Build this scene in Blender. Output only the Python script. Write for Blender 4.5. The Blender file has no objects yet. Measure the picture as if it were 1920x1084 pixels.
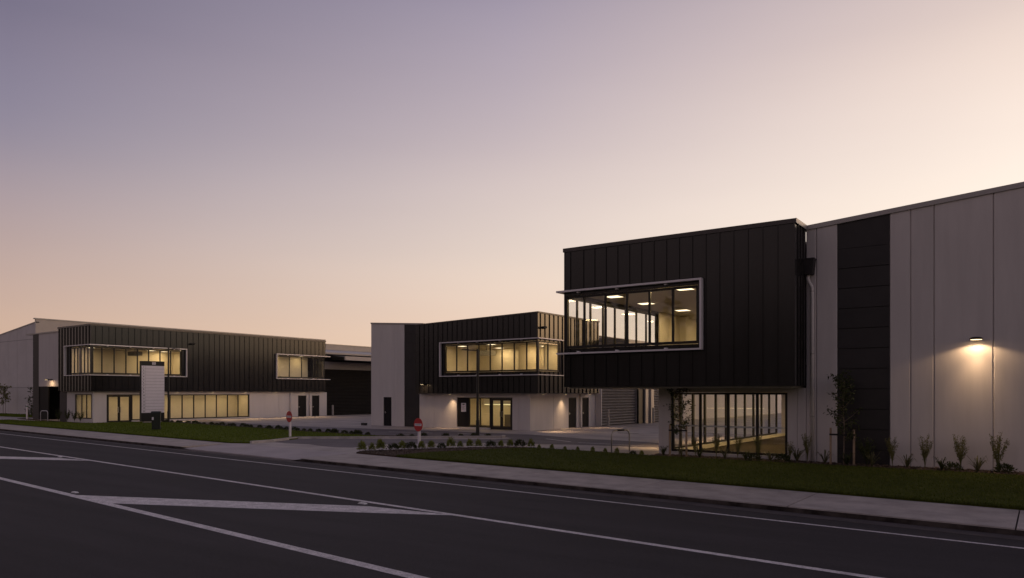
import bpy, math, random
import numpy as np
from mathutils import Vector, Matrix
random.seed(7); np.random.seed(7)
SC = bpy.context.scene; COL = SC.collection
R = math.radians

# ---------------------------------------------------------------- camera
cam = bpy.data.cameras.new("camera"); camo = bpy.data.objects.new("camera", cam); COL.objects.link(camo)
SC.camera = camo
camo.location = (0, 0, 2.4); camo.rotation_euler = (R(90), 0, R(35.54))
cam.sensor_width = 36; cam.lens = 26.25; cam.shift_y = (738 - 542) / 1920.0
cam.clip_start = 0.1; cam.clip_end = 3000
SC.render.resolution_x, SC.render.resolution_y = 1024, 578
SC.view_settings.view_transform = 'Standard'; SC.view_settings.look = 'None'
SC.view_settings.exposure = 0; SC.view_settings.gamma = 1
SC.cycles.max_bounces = 8; SC.cycles.diffuse_bounces = 3; SC.cycles.glossy_bounces = 4
SC.cycles.transparent_max_bounces = 16; SC.cycles.caustics_reflective = False; SC.cycles.caustics_refractive = False
SC.cycles.sample_clamp_indirect = 3.0

def lin(h):
    out = []
    for i in (0, 2, 4):
        c = int(h[i:i + 2], 16) / 255
        out.append(c / 12.92 if c <= .04045 else ((c + .055) / 1.055) ** 2.4)
    return tuple(out)

# ---------------------------------------------------------------- world: dusk sky by direction (elevation, angle from the afterglow)
GLOW = R(125.54 - 72)                      # compass angle of the afterglow
W = bpy.data.worlds.new("World"); SC.world = W; W.use_nodes = True
nt = W.node_tree; nt.nodes.clear()
def N(t, **k):
    n = nt.nodes.new(t)
    for a, b in k.items(): setattr(n, a, b)
    return n
def mth(op, a, b=None, c=None):
    n = N('ShaderNodeMath', operation=op)
    for i, v in enumerate((a, b, c)):
        if v is None: continue
        if isinstance(v, (int, float)): n.inputs[i].default_value = v
        else: nt.links.new(v, n.inputs[i])
    return n.outputs[0]
tc = N('ShaderNodeTexCoord'); sep = N('ShaderNodeSeparateXYZ'); nt.links.new(tc.outputs['Generated'], sep.inputs[0])
X, Y, Z = sep.outputs
el = mth('MULTIPLY', mth('ARCSINE', mth('MAXIMUM', Z, 0.0)), 2 / math.pi)      # 0..1 = 0..90 degrees
hl = mth('SQRT', mth('MAXIMUM', mth('ADD', mth('MULTIPLY', X, X), mth('MULTIPLY', Y, Y)), 1e-6))
dt = mth('DIVIDE', mth('ADD', mth('MULTIPLY', X, math.cos(GLOW)), mth('MULTIPLY', Y, math.sin(GLOW))), hl)
ang = mth('MULTIPLY', mth('ARCCOSINE', mth('MAXIMUM', mth('MINIMUM', dt, 1.0), -1.0)), 180 / math.pi)
K = 0.16
ZEN = (.085, .088, .15)
def ramp(stops):
    n = N('ShaderNodeValToRGB'); cr = n.color_ramp; cr.interpolation = 'CARDINAL'
    while len(cr.elements) > 1: cr.elements.remove(cr.elements[-1])
    for i, (e, c) in enumerate(stops):
        if isinstance(c, str): c = lin(c)
        x = cr.elements[0] if i == 0 else cr.elements.new(e / 90)
        x.position = e / 90; x.color = (c[0] * K, c[1] * K, c[2] * K, 1)
    nt.links.new(el, n.inputs[0]); return n.outputs[0]
rg = ramp([(0, (5.6, 3.4, 1.7)), (8, (5.2, 3.2, 1.65)), (18, (1.5, 1.06, .76)), (30, (.66, .55, .54)), (50, (.26, .24, .29)), (90, ZEN)])
rr = ramp([(0, (1.05, .85, .62)), (8, (1.06, .90, .74)), (14.5, (1.02, .87, .76)), (23.5, 'e4d0c8'), (40, 'a39bac'), (60, '706e86'), (90, ZEN)])
rc = ramp([(0, 'f2d2b4'), (5, 'efd3bd'), (10.3, 'e6d3c7'), (18, 'cabbbd'), (27.8, 'a197a8'), (45, '757287'), (90, ZEN)])
rl = ramp([(0, 'd2b097'), (5.8, 'caae9f'), (15, '9d929e'), (23.5, '7a7489'), (45, '575a70'), (90, ZEN)])
rb = ramp([(0, (.34, .25, .24)), (8, (.38, .28, .27)), (18, (.34, .262, .275)), (40, (.21, .175, .205)), (90, ZEN)])
def mixc(f, a, b):
    n = N('ShaderNodeMix', data_type='RGBA'); nt.links.new(f, n.inputs[0]); nt.links.new(a, n.inputs[6]); nt.links.new(b, n.inputs[7]); return n.outputs[2]
def mr(a, b):
    n = N('ShaderNodeMapRange'); nt.links.new(ang, n.inputs[0]); n.inputs[1].default_value = a; n.inputs[2].default_value = b; return n.outputs[0]
col = mixc(mr(2, 21), rg, rr); col = mixc(mr(38, 72), col, rc); col = mixc(mr(72, 106), col, rl); col = mixc(mr(106, 165), col, rb)
# faint cirrus streaks, only a few percent
nz = N('ShaderNodeTexNoise'); mp = N('ShaderNodeMapping'); mp.inputs['Scale'].default_value = (2.2, 2.2, 12)
nt.links.new(tc.outputs['Generated'], mp.inputs[0]); nt.links.new(mp.outputs[0], nz.inputs['Vector']); nz.inputs['Scale'].default_value = 1.4; nz.inputs['Detail'].default_value = 4
vs = N('ShaderNodeVectorMath', operation='SCALE'); nt.links.new(col, vs.inputs[0])
nt.links.new(mth('ADD', mth('MULTIPLY', nz.outputs[0], 0.05), 0.975), vs.inputs['Scale'])
bg = N('ShaderNodeBackground'); nt.links.new(vs.outputs[0], bg.inputs[0]); bg.inputs[1].default_value = 1 / K
# physical sky, sun on the horizon, only a trace of it at dusk
sky = N('ShaderNodeTexSky', sky_type='NISHITA'); sky.sun_disc = False; sky.sun_elevation = R(0.5); sky.sun_rotation = math.pi / 2 - GLOW
bg2 = N('ShaderNodeBackground'); nt.links.new(sky.outputs[0], bg2.inputs[0]); bg2.inputs[1].default_value = 0.002
ad = N('ShaderNodeAddShader'); nt.links.new(bg.outputs[0], ad.inputs[0]); nt.links.new(bg2.outputs[0], ad.inputs[1])
wo = N('ShaderNodeOutputWorld'); nt.links.new(ad.outputs[0], wo.inputs[0])
# last soft light from where the sun has gone down
sl = bpy.data.lights.new("sun", 'SUN'); sl.energy = 0.10; sl.angle = R(35); sl.color = (1, .72, .5)
so = bpy.data.objects.new("sun", sl); COL.objects.link(so); so.location = (0, 0, 60)
so.rotation_euler = Vector((math.cos(GLOW), math.sin(GLOW), math.sin(R(8)))).to_track_quat('Z', 'Y').to_euler()

# ---------------------------------------------------------------- materials
def mat(name, base, rough=.6, spec=.5, metal=0.0, var=0.0, scale=3.0, col2=None, bump=0.0, bscale=40., stretch=(1, 1, 1), emit=None, estr=0, lo=.35, hi=.65, detail=6, speck=0, speckscale=60, speckcol=None, rvar=0, island=0):
    m = bpy.data.materials.new(name); m.use_nodes = True; t = m.node_tree; b = t.nodes['Principled BSDF']
    b.inputs['Base Color'].default_value = (*base, 1); b.inputs['Roughness'].default_value = rough
    b.inputs['Specular IOR Level'].default_value = spec; b.inputs['Metallic'].default_value = metal
    tcx = t.nodes.new('ShaderNodeTexCoord')
    def noise(sc, st=(1, 1, 1), d=6):
        mpn = t.nodes.new('ShaderNodeMapping'); mpn.inputs['Scale'].default_value = st
        t.links.new(tcx.outputs['Object'], mpn.inputs[0])
        n = t.nodes.new('ShaderNodeTexNoise'); n.inputs['Scale'].default_value = sc; n.inputs['Detail'].default_value = d; n.inputs['Roughness'].default_value = .62
        t.links.new(mpn.outputs[0], n.inputs['Vector']); return n.outputs[0]
    last = None
    if var or col2:
        r_ = t.nodes.new('ShaderNodeValToRGB'); e = r_.color_ramp.elements
        c2 = col2 or tuple(min(1, c * (1 + var)) for c in base); c1 = base if col2 else tuple(c * (1 - var) for c in base)
        e[0].position = lo; e[1].position = hi; e[0].color = (*c1, 1); e[1].color = (*c2, 1)
        nn = noise(scale, stretch, detail); t.links.new(nn, r_.inputs[0]); last = r_.outputs[0]
        if rvar:
            mm = t.nodes.new('ShaderNodeMath'); mm.operation = 'MULTIPLY_ADD'; t.links.new(nn, mm.inputs[0]); mm.inputs[1].default_value = rvar; mm.inputs[2].default_value = rough - rvar / 2
            t.links.new(mm.outputs[0], b.inputs['Roughness'])
    if speck:
        r2 = t.nodes.new('ShaderNodeValToRGB'); e = r2.color_ramp.elements; e[0].position = .5; e[1].position = .72
        e[0].color = (0, 0, 0, 1); e[1].color = (1, 1, 1, 1); t.links.new(noise(speckscale, (1, 1, 1), 3), r2.inputs[0])
        mx = t.nodes.new('ShaderNodeMix'); mx.data_type = 'RGBA'
        sc_ = t.nodes.new('ShaderNodeMath'); sc_.operation = 'MULTIPLY'; t.links.new(r2.outputs[0], sc_.inputs[0]); sc_.inputs[1].default_value = speck
        t.links.new(sc_.outputs[0], mx.inputs[0])
        if last is not None: t.links.new(last, mx.inputs[6])
        else: mx.inputs[6].default_value = (*base, 1)
        mx.inputs[7].default_value = (*(speckcol or (.5, .5, .5)), 1); last = mx.outputs[2]
    if island:
        ge = t.nodes.new('ShaderNodeNewGeometry'); mm = t.nodes.new('ShaderNodeMath'); mm.operation = 'MULTIPLY_ADD'; t.links.new(ge.outputs['Random Per Island'], mm.inputs[0]); mm.inputs[1].default_value = island; mm.inputs[2].default_value = 1 - island / 2
        vm = t.nodes.new('ShaderNodeVectorMath'); vm.operation = 'SCALE'; t.links.new(last, vm.inputs[0]); t.links.new(mm.outputs[0], vm.inputs['Scale']); last = vm.outputs[0]
    if last is not None: t.links.new(last, b.inputs['Base Color'])
    if bump:
        bp = t.nodes.new('ShaderNodeBump'); bp.inputs['Strength'].default_value = bump; bp.inputs['Distance'].default_value = .02
        t.links.new(noise(bscale, (1, 1, 1), 4), bp.inputs['Height']); t.links.new(bp.outputs[0], b.inputs['Normal'])
    if emit:
        b.inputs['Emission Color'].default_value = (*emit, 1); b.inputs['Emission Strength'].default_value = estr
    return m

def glass(name, tint=(.985, .988, .982)):
    m = bpy.data.materials.new(name); m.use_nodes = True; t = m.node_tree; t.nodes.clear()
    o = t.nodes.new('ShaderNodeOutputMaterial'); tr = t.nodes.new('ShaderNodeBsdfTransparent'); gl = t.nodes.new('ShaderNodeBsdfGlossy')
    tr.inputs[0].default_value = (*tint, 1); gl.inputs['Roughness'].default_value = .01; gl.inputs[0].default_value = (.95, .95, .95, 1)
    lw = t.nodes.new('ShaderNodeLayerWeight'); lw.inputs[0].default_value = .5
    p = t.nodes.new('ShaderNodeMath'); p.operation = 'POWER'; t.links.new(lw.outputs['Facing'], p.inputs[0]); p.inputs[1].default_value = 4.5
    q = t.nodes.new('ShaderNodeMath'); q.operation = 'MULTIPLY_ADD'; t.links.new(p.outputs[0], q.inputs[0]); q.inputs[1].default_value = .65; q.inputs[2].default_value = .034
    mx = t.nodes.new('ShaderNodeMixShader'); t.links.new(q.outputs[0], mx.inputs[0]); t.links.new(tr.outputs[0], mx.inputs[1]); t.links.new(gl.outputs[0], mx.inputs[2])
    t.links.new(mx.outputs[0], o.inputs[0]); return m

def leafmat(name, c1, c2, rough=.55):
    m = mat(name, c1, rough=rough, spec=.3, col2=c2, scale=6, lo=.38, hi=.62)
    t = m.node_tree; b = t.nodes['Principled BSDF']; o = t.nodes['Material Output']
    tl = t.nodes.new('ShaderNodeBsdfTranslucent'); mx = t.nodes.new('ShaderNodeMixShader'); mx.inputs[0].default_value = .25
    l = b.inputs['Base Color'].links[0].from_socket; t.links.new(l, tl.inputs[0])
    t.links.new(b.outputs[0], mx.inputs[1]); t.links.new(tl.outputs[0], mx.inputs[2]); t.links.new(mx.outputs[0], o.inputs[0]); return m

CLAD = mat('charcoal_metal', (.015, .0138, .014), rough=.22, spec=.42, metal=.0, var=.14, scale=1.2, stretch=(1, 1, .25), rvar=.06)
BLACKP = mat('black_board', (.026, .0225, .0225), rough=.55, spec=.4, var=.14, scale=1.5, island=.16)
FRAME = mat('black_aluminium', (.014, .0125, .012), rough=.45, spec=.4)
PANEL = mat('grey_precast', (.58, .535, .52), rough=.7, spec=.35, var=.05, scale=1.1, bump=.05, bscale=25, stretch=(2.2, 1, .28), island=.05)
PANELW = mat('pale_precast', (.64, .60, .58), rough=.7, spec=.35, var=.035, scale=1.1, bump=.05, bscale=25, stretch=(2, 2, .35), island=.04)
TRIM = mat('grey_flashing', (.34, .32, .31), rough=.4, spec=.5, metal=.3, var=.05, scale=2)
SHADE = mat('silver_powdercoat', (.72, .68, .71), rough=.4, spec=.5, metal=.2, var=.04, scale=3)
WHITE = mat('white_paint', (.72, .70, .68), rough=.5, var=.05, scale=4)
INNER = mat('cream_plasterboard', (.74, .68, .56), rough=.8, var=.03, scale=2)
CEIL = mat('ceiling_tile', (.66, .63, .58), rough=.85, var=.03, scale=3)
CARPET = mat('brown_carpet', (.062, .048, .034), rough=.95, var=.35, scale=14, spec=.1)
GLASS = glass('window_glass')
ROOFM = mat('roof_steel', (.22, .21, .23), rough=.45, metal=.4, var=.08, scale=.6)
DOORM = mat('dark_door', (.018, .017, .018), rough=.65, spec=.12, var=.1, scale=3)
ROLLD = mat('dark_roller', (.011, .010, .010), rough=.6, spec=.15, metal=0, var=.1, scale=2)
ROLLG = mat('grey_roller', (.19, .178, .175), rough=.45, metal=.1, var=.1, scale=2)
STEEL = mat('galvanised_steel', (.42, .40, .39), rough=.35, metal=.8, var=.1, scale=12)
BLKPOLE = mat('black_pole', (.02, .02, .02), rough=.4)
PVC = mat('grey_pvc', (.64, .60, .59), rough=.4, var=.04, scale=6)
ASPH = mat('asphalt', (.031, .0265, .029), rough=.85, spec=.3, var=.24, scale=.55, bump=.5, bscale=90, speck=.7, speckscale=55, speckcol=(.085, .078, .082), stretch=(.25, 1.9, 1), island=0)
ASPH2 = mat('yard_asphalt', (.135, .118, .123), rough=.8, spec=.35, var=.2, scale=.5, bump=.3, bscale=80, speck=.3, speckscale=60, speckcol=(.12, .11, .12))
CONC = mat('yard_concrete', (.38, .335, .31), rough=.7, spec=.35, var=.24, scale=.5, bump=.1, bscale=50, speck=.3, speckscale=7, speckcol=(.24, .21, .20))
PATH = mat('path_concrete', (.38, .335, .308), rough=.8, spec=.3, var=.2, scale=1.3, island=.12, bump=.25, bscale=60, speck=.35, speckscale=22, speckcol=(.25, .22, .205))
CROSS = mat('crossing_concrete', (.40, .355, .355), rough=.8, spec=.3, var=.12, scale=.6, bump=.25, bscale=60, speck=.3, speckscale=22, speckcol=(.29, .255, .255))
KERB = mat('kerb_shaded_concrete', (.085, .07, .064), rough=.9, spec=.2, col2=(.026, .021, .019), scale=1.6, bump=.3, bscale=40, lo=.4, hi=.62)  # mottled stains; the darkness of the shaded face is put into this colour
GRASSB = mat('lawn_soil_green', (.046, .056, .008), rough=.9, spec=.1, col2=(.076, .088, .012), scale=1.1, bump=.5, bscale=60, detail=8, speck=.4, speckscale=30, speckcol=(.035, .03, .012))
GRASS_LIT = mat('left_lawn_lit', (.060, .080, .008), rough=.9, spec=.1, col2=(.10, .125, .012), scale=.9, bump=.5, bscale=60, detail=8, speck=.3, speckscale=26, speckcol=(.05, .05, .012))  # brighter copy of the lawn colour: the left lawn's more open light painted in
BLADE_LIT = leafmat('left_blade_lit', (.085, .125, .010), (.14, .18, .016), .7)  # left blades brightened likewise, open light put into the colour
BLADE = leafmat('grass_blade', (.060, .080, .009), (.105, .125, .016), .7)
MULCH = mat('bark_mulch', (.040, .026, .018), rough=.95, spec=.15, col2=(.095, .062, .042), scale=16, bump=1, bscale=35)
PAINT = mat('road_paint', (.66, .61, .61), rough=.75, var=.26, scale=5, lo=.3, hi=.7, speck=.8, speckscale=30, speckcol=(.12, .11, .112), bump=.4, bscale=90)
WOOD = mat('stake_timber', (.34, .24, .16), rough=.8, var=.2, scale=8, stretch=(4, 4, .6))
BARK = mat('young_bark', (.16, .12, .09), rough=.9, var=.25, scale=14)
STRAP = mat('black_strap', (.012, .012, .012), rough=.7)
RED = mat('red_sign', (.46, .010, .014), rough=.4, var=.06, scale=5)
SIGNW = mat('white_sign', (.80, .745, .79), rough=.4, var=.03, scale=4)
INK = mat('black_ink', (.02, .02, .022), rough=.6)
INKG = mat('grey_ink', (.20, .19, .19), rough=.6)
BIN = mat('green_bin', (.010, .015, .011), rough=.45, var=.15, scale=5)
L_DK = leafmat('leaf_dark', (.030, .040, .014), (.065, .075, .022))
L_LT = leafmat('leaf_olive', (.11, .11, .035), (.21, .195, .07))
L_YG = leafmat('leaf_lime', (.12, .145, .02), (.235, .26, .045))
L_FX = leafmat('leaf_flax', (.06, .065, .03), (.16, .15, .07))
LAMP = mat('lamp_lens', (.9, .8, .6), emit=(1, .72, .40), estr=3.2)
LED = mat('ceiling_panel', (.9, .85, .7), emit=(1, .80, .50), estr=2.4)
LEDS = mat('strip_lens', (.9, .85, .7), emit=(1, .84, .42), estr=1.6)
WARM = (1, .66, .36); WARMI = (1, .69, .32)

# ---------------------------------------------------------------- mesh helpers
class MB:
    def __init__(s): s.v = []; s.f = []
    def hexa(s, p):          # 8 points: bottom ring 0-3, top ring 4-7
        o = len(s.v); s.v += [tuple(q) for q in p]
        s.f += [tuple(o + i for i in q) for q in ((3, 2, 1, 0), (4, 5, 6, 7), (0, 1, 5, 4), (1, 2, 6, 5), (2, 3, 7, 6), (3, 0, 4, 7))]
        return s
    def box(s, x0, x1, y0, y1, z0, z1):
        return s.hexa([(x0, y0, z0), (x1, y0, z0), (x1, y1, z0), (x0, y1, z0), (x0, y0, z1), (x1, y0, z1), (x1, y1, z1), (x0, y1, z1)])
    def prism(s, pts, z0, z1):
        n = len(pts); o = len(s.v)
        ar = sum(pts[i][0] * pts[(i + 1) % n][1] - pts[(i + 1) % n][0] * pts[i][1] for i in range(n))
        if ar < 0: pts = pts[::-1]
        s.v += [(x, y, z0) for x, y in pts] + [(x, y, z1) for x, y in pts]
        s.f.append(tuple(o + i for i in range(n))[::-1]); s.f.append(tuple(o + n + i for i in range(n)))
        s.f += [(o + i, o + (i + 1) % n, o + n + (i + 1) % n, o + n + i) for i in range(n)]
        return s
    def quad(s, *p):
        o = len(s.v); s.v += [tuple(q) for q in p]; s.f.append(tuple(range(o, o + len(p)))); return s
    def tube(s, pts, r, n=8, cap=True):
        pts = [Vector(p) for p in pts]; rs = r if isinstance(r, (list, tuple)) else [r] * len(pts); o = len(s.v); up = None
        for i, p in enumerate(pts):
            d = (pts[min(i + 1, len(pts) - 1)] - pts[max(i - 1, 0)]).normalized()
            if up is None: up = d.orthogonal().normalized()
            up = (up - d * up.dot(d)).normalized(); sd = d.cross(up)
            for k in range(n):
                a = 2 * math.pi * k / n; s.v.append(tuple(p + (up * math.cos(a) + sd * math.sin(a)) * rs[i]))
        for i in range(len(pts) - 1):
            for k in range(n):
                a, b = o + i * n + k, o + i * n + (k + 1) % n; s.f.append((a, b, b + n, a + n))
        if cap:
            s.f.append(tuple(o + k for k in range(n))[::-1]); s.f.append(tuple(o + (len(pts) - 1) * n + k for k in range(n)))
        return s
    def mesh(s, name, m, smooth=False):
        me = bpy.data.meshes.new(name); me.from_pydata(s.v, [], s.f); me.materials.append(m)
        if smooth: me.polygons.foreach_set('use_smooth', [True] * len(me.polygons))
        me.update(); return me
    def build(s, name, m, parent=None, smooth=False, label=None):
        o = bpy.data.objects.new(name, s.mesh(name, m, smooth)); COL.objects.link(o)
        if parent is not None:
            o.parent = parent; o.matrix_parent_inverse = abs_matrix(parent).inverted()
        if label: o['label'] = label
        return o
def abs_matrix(o):
    m = o.matrix_basis.copy()
    if o.parent is not None: m = abs_matrix(o.parent) @ o.matrix_parent_inverse @ m
    return m
def tag(o, label, cat, group=None):
    o['label'] = label; o['category'] = cat
    if group: o['group'] = group
    return o
def thing(name, label, cat, loc=(0, 0, 0), rz=0, group=None):
    o = bpy.data.objects.new(name, None); COL.objects.link(o); o.location = loc; o.rotation_euler = (0, 0, rz)
    o.empty_display_size = .3; return tag(o, label, cat, group)
def struct(name, mb, m, kind='structure'):
    o = mb.build(name, m); o['kind'] = kind; return o
def dup(root, loc, rz=None, sc=None, label=None, group=None):
    r = root.copy(); COL.objects.link(r); r.location = loc
    if rz is not None: r.rotation_euler = (0, 0, rz)
    if sc is not None: r.scale = (sc, sc, sc) if isinstance(sc, (int, float)) else sc
    if label: r['label'] = label
    if group: r['group'] = group
    for ch in list(root.children):
        c = ch.copy(); COL.objects.link(c); c.parent = r
        for g in list(ch.children):
            d = g.copy(); COL.objects.link(d); d.parent = c
    return r
def area(loc, sx, sy, power, color=WARM, rot=(0, 0, 0), shape='RECTANGLE', spread=180, parent=None):
    l = bpy.data.lights.new('lamp_light', 'AREA'); l.shape = shape; l.size = sx
    if shape in ('RECTANGLE', 'ELLIPSE'): l.size_y = sy
    l.energy = power; l.color = color; l.spread = R(spread)
    o = bpy.data.objects.new('lamp_light', l); COL.objects.link(o); o.location = loc; o.rotation_euler = rot
    if parent is not None: o.parent = parent; o.matrix_parent_inverse = abs_matrix(parent).inverted()
    return o

# a wall along x ('x': c = y range) or along y ('y': c = x range) with rectangular openings and a sloping top
def put(mb, ax, c0, c1, a0, a1, z0, z1, z1b=None):
    if z1b is None: z1b = z1
    if ax == 'x':
        return mb.hexa([(a0, c0, z0), (a1, c0, z0), (a1, c1, z0), (a0, c1, z0), (a0, c0, z1), (a1, c0, z1b), (a1, c1, z1b), (a0, c1, z1)])
    return mb.hexa([(c0, a0, z0), (c1, a0, z0), (c1, a1, z0), (c0, a1, z0), (c0, a0, z1), (c1, a0, z1), (c1, a1, z1b), (c0, a1, z1b)])
def wall(mb, ax, c0, c1, a0, a1, z0, top, ops=(), cuts=(), gap=.0):
    tf = top if callable(top) else (lambda a: top)
    br = sorted(set([a0, a1] + [o[0] for o in ops if a0 < o[0] < a1] + [o[1] for o in ops if a0 < o[1] < a1] + [c for c in cuts if a0 < c < a1]))
    for p, q in zip(br, br[1:]):
        mid = (p + q) / 2; spans = [(z0, None)]
        for o in ops:
            if o[0] <= mid <= o[1]:
                spans = [(z0, o[2])] if o[2] > z0 + 1e-4 else []
                spans.append((o[3], None))
        p2 = p + (gap if p in cuts else 0); q2 = q - (gap if q in cuts else 0)
        for s0, s1 in spans:
            if s1 is None: put(mb, ax, c0, c1, p2, q2, s0, tf(p2), tf(q2))
            else: put(mb, ax, c0, c1, p2, q2, s0, s1)
    return mb
def ribs(mb, ax, c0, c1, pos, w, z0, top, ops=()):
    tf = top if callable(top) else (lambda a: top)
    for a in pos:
        spans = [(z0, tf(a))]
        for o in ops:
            if o[0] - .04 <= a <= o[1] + .04: spans = [(z0, o[2]), (o[3], tf(a))]
        for s0, s1 in spans:
            if s1 - s0 > .02: put(mb, ax, c0, c1, a - w / 2, a + w / 2, s0, s1)
def frange(a, b, st):
    out = []
    while a <= b + 1e-6: out.append(round(a, 4)); a += st
    return out
# a glazed window: bars at the positions in ms, rails top and bottom, glass as a child
def window(parent, ax, c0, c1, ms, z0, z1, bar=.06, name='window', top=.07, bot=.08, label=None, glassmat=None, rails=()):
    f = MB()
    put(f, ax, c0, c1, ms[0] - bar / 2, ms[-1] + bar / 2, z0, z0 + bot); put(f, ax, c0, c1, ms[0] - bar / 2, ms[-1] + bar / 2, z1 - top, z1)
    for a in ms: put(f, ax, c0 + .004, c1 - .004, a - bar / 2, a + bar / 2, z0 + bot, z1 - top)
    for zr in rails:
        for p, q in zip(ms, ms[1:]): put(f, ax, c0 + .01, c1 - .01, p + bar / 2, q - bar / 2, zr - .03, zr + .03)
    fo = f.build(name, FRAME, parent, label=label)
    g = MB(); cm = (c0 + c1) / 2
    for p, q in zip(ms, ms[1:]): put(g, ax, cm - .004, cm + .004, p + bar / 2 + .001, q - bar / 2 - .001, z0 + bot + .001, z1 - top - .001)
    g.build('pane', glassmat or GLASS, fo)
    return fo
def text(body, size, m, parent, name, origin, xdir, zdir, ext=.003, align='CENTER', bold=False):
    cu = bpy.data.curves.new('lettering', 'FONT'); cu.body = body; cu.size = size; cu.extrude = ext; cu.align_x = align; cu.align_y = 'CENTER'
    if bold: cu.offset = size * .018
    o = bpy.data.objects.new('lettering', cu); COL.objects.link(o)
    me = bpy.data.meshes.new_from_object(o.evaluated_get(bpy.context.evaluated_depsgraph_get()))
    bpy.data.objects.remove(o); me.materials.clear(); me.materials.append(m)
    xd, zd = Vector(xdir).normalized(), Vector(zdir).normalized(); nd = xd.cross(zd)
    me.transform(Matrix(((xd.x, zd.x, nd.x, origin[0]), (xd.y, zd.y, nd.y, origin[1]), (xd.z, zd.z, nd.z, origin[2]), (0, 0, 0, 1))))
    t = bpy.data.objects.new(name, me); COL.objects.link(t)
    if parent is not None: t.parent = parent; t.matrix_parent_inverse = abs_matrix(parent).inverted()
    return t

# ================================================================ GROUND
kl = lambda x: 15.93 - .0905 * x           # kerb line
pl = lambda x: 18.58 - .0905 * x           # back of footpath
struct('ground', MB().quad((-1500, -1500, -.6), (1500, -1500, -.6), (1500, 1500, -.6), (-1500, 1500, -.6)), GRASSB)
rd = MB(); rd.hexa([(-320, kl(-320) - 26, -.5), (120, kl(120) - 26, -.5), (120, kl(120), -.5), (-320, kl(-320), -.5), (-320, kl(-320) - 26, -.13), (120, kl(120) - 26, -.13), (120, kl(120), -.13), (-320, kl(-320), -.13)])
struct('road', rd, ASPH)
vg = MB(); vg.hexa([(-320, -400, -.5), (120, -400, -.5), (120, kl(120) - 26.02, -.5), (-320, kl(-320) - 26.02, -.5), (-320, -400, 0), (120, -400, 0), (120, kl(120) - 26.02, 0), (-320, kl(-320) - 26.02, 0)])
struct('far_verge', vg, GRASSB)
struct('yard', MB().prism([(-320, pl(-320)), (120, pl(120)), (120, 240), (-320, 240)], -.5, -.004), CONC)
# footpath slabs with joints, broken by the vehicle crossing
XA0, XA1, XB0, XB1 = -31.3, -32.1, -23.3, -22.7      # crossing: kerb / back, west and east
fp = MB()
def slab(x0, x1, b0=None, b1=None):
    b0 = x0 if b0 is None else b0; b1 = x1 if b1 is None else b1
    fp.hexa([(x0, kl(x0) + .035, -.025), (x1, kl(x1) + .035, -.025), (b1, pl(b1) - .003, -.4), (b0, pl(b0) - .003, -.4), (x0, kl(x0) + .045, 0), (x1, kl(x1) + .045, 0), (b1, pl(b1) - .003, 0), (b0, pl(b0) - .003, 0)])
xs = [XB0 + .75] + frange(-20.63, 40, 4.04)
for i, (p, q) in enumerate(zip(xs, xs[1:])): slab(p + .013, q - .013, XB1 if i == 0 else p + .013, q - .013)
xs = frange(-140, -36, 4.03) + [XA0 - .6]
for i, (p, q) in enumerate(zip(xs, xs[1:])): slab(p + .02, q - .02, p + .02, XA1 if q == xs[-1] else q - .02)
struct('footpath', fp, PATH)
cr = MB(); zc = -.115
cr.hexa([(XA0 - .6, kl(XA0) + .16, -.5), (XB0 + .75, kl(XB0) + .16, -.5), (XB1, pl(XB1), -.5), (XA1, pl(XA1), -.5), (XA0 - .6, kl(XA0 - .6) + .16, zc + .02), (XB0 + .75, kl(XB0 + .75) + .16, zc + .02), (XB1, pl(XB1), -.002), (XA1, pl(XA1), -.002)])
struct('driveway_crossing', cr, CROSS)
kb = MB(); prof = [(-320, 0), (XA0 - 1.4, 0), (XA0, zc), (XB0, zc), (XB0 + .9, 0), (120, 0)]
pts2 = []  # (stained kerb stones below the slab nosing, face shade put into their colour)
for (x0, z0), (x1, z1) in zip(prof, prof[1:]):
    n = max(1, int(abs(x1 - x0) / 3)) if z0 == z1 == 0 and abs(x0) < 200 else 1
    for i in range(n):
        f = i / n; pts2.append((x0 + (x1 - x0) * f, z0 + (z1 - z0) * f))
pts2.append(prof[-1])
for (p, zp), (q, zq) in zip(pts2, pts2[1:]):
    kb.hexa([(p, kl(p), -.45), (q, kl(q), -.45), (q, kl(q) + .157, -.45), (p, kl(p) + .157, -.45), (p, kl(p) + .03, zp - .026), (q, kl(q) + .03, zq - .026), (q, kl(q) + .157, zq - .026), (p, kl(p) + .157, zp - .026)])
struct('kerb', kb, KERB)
gt = MB(); gt.hexa([(-320, kl(-320) - .42, -.3), (120, kl(120) - .42, -.3), (120, kl(120) - .003, -.3), (-320, kl(-320) - .003, -.3), (-320, kl(-320) - .42, -.125), (120, kl(120) - .42, -.125), (120, kl(120) - .003, -.118), (-320, kl(-320) - .003, -.118)])
struct('gutter', gt, mat('gutter_asphalt', (.055, .046, .047), rough=.85, spec=.3, col2=(.085, .07, .068), scale=2.5, bump=.4, bscale=50))
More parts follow.
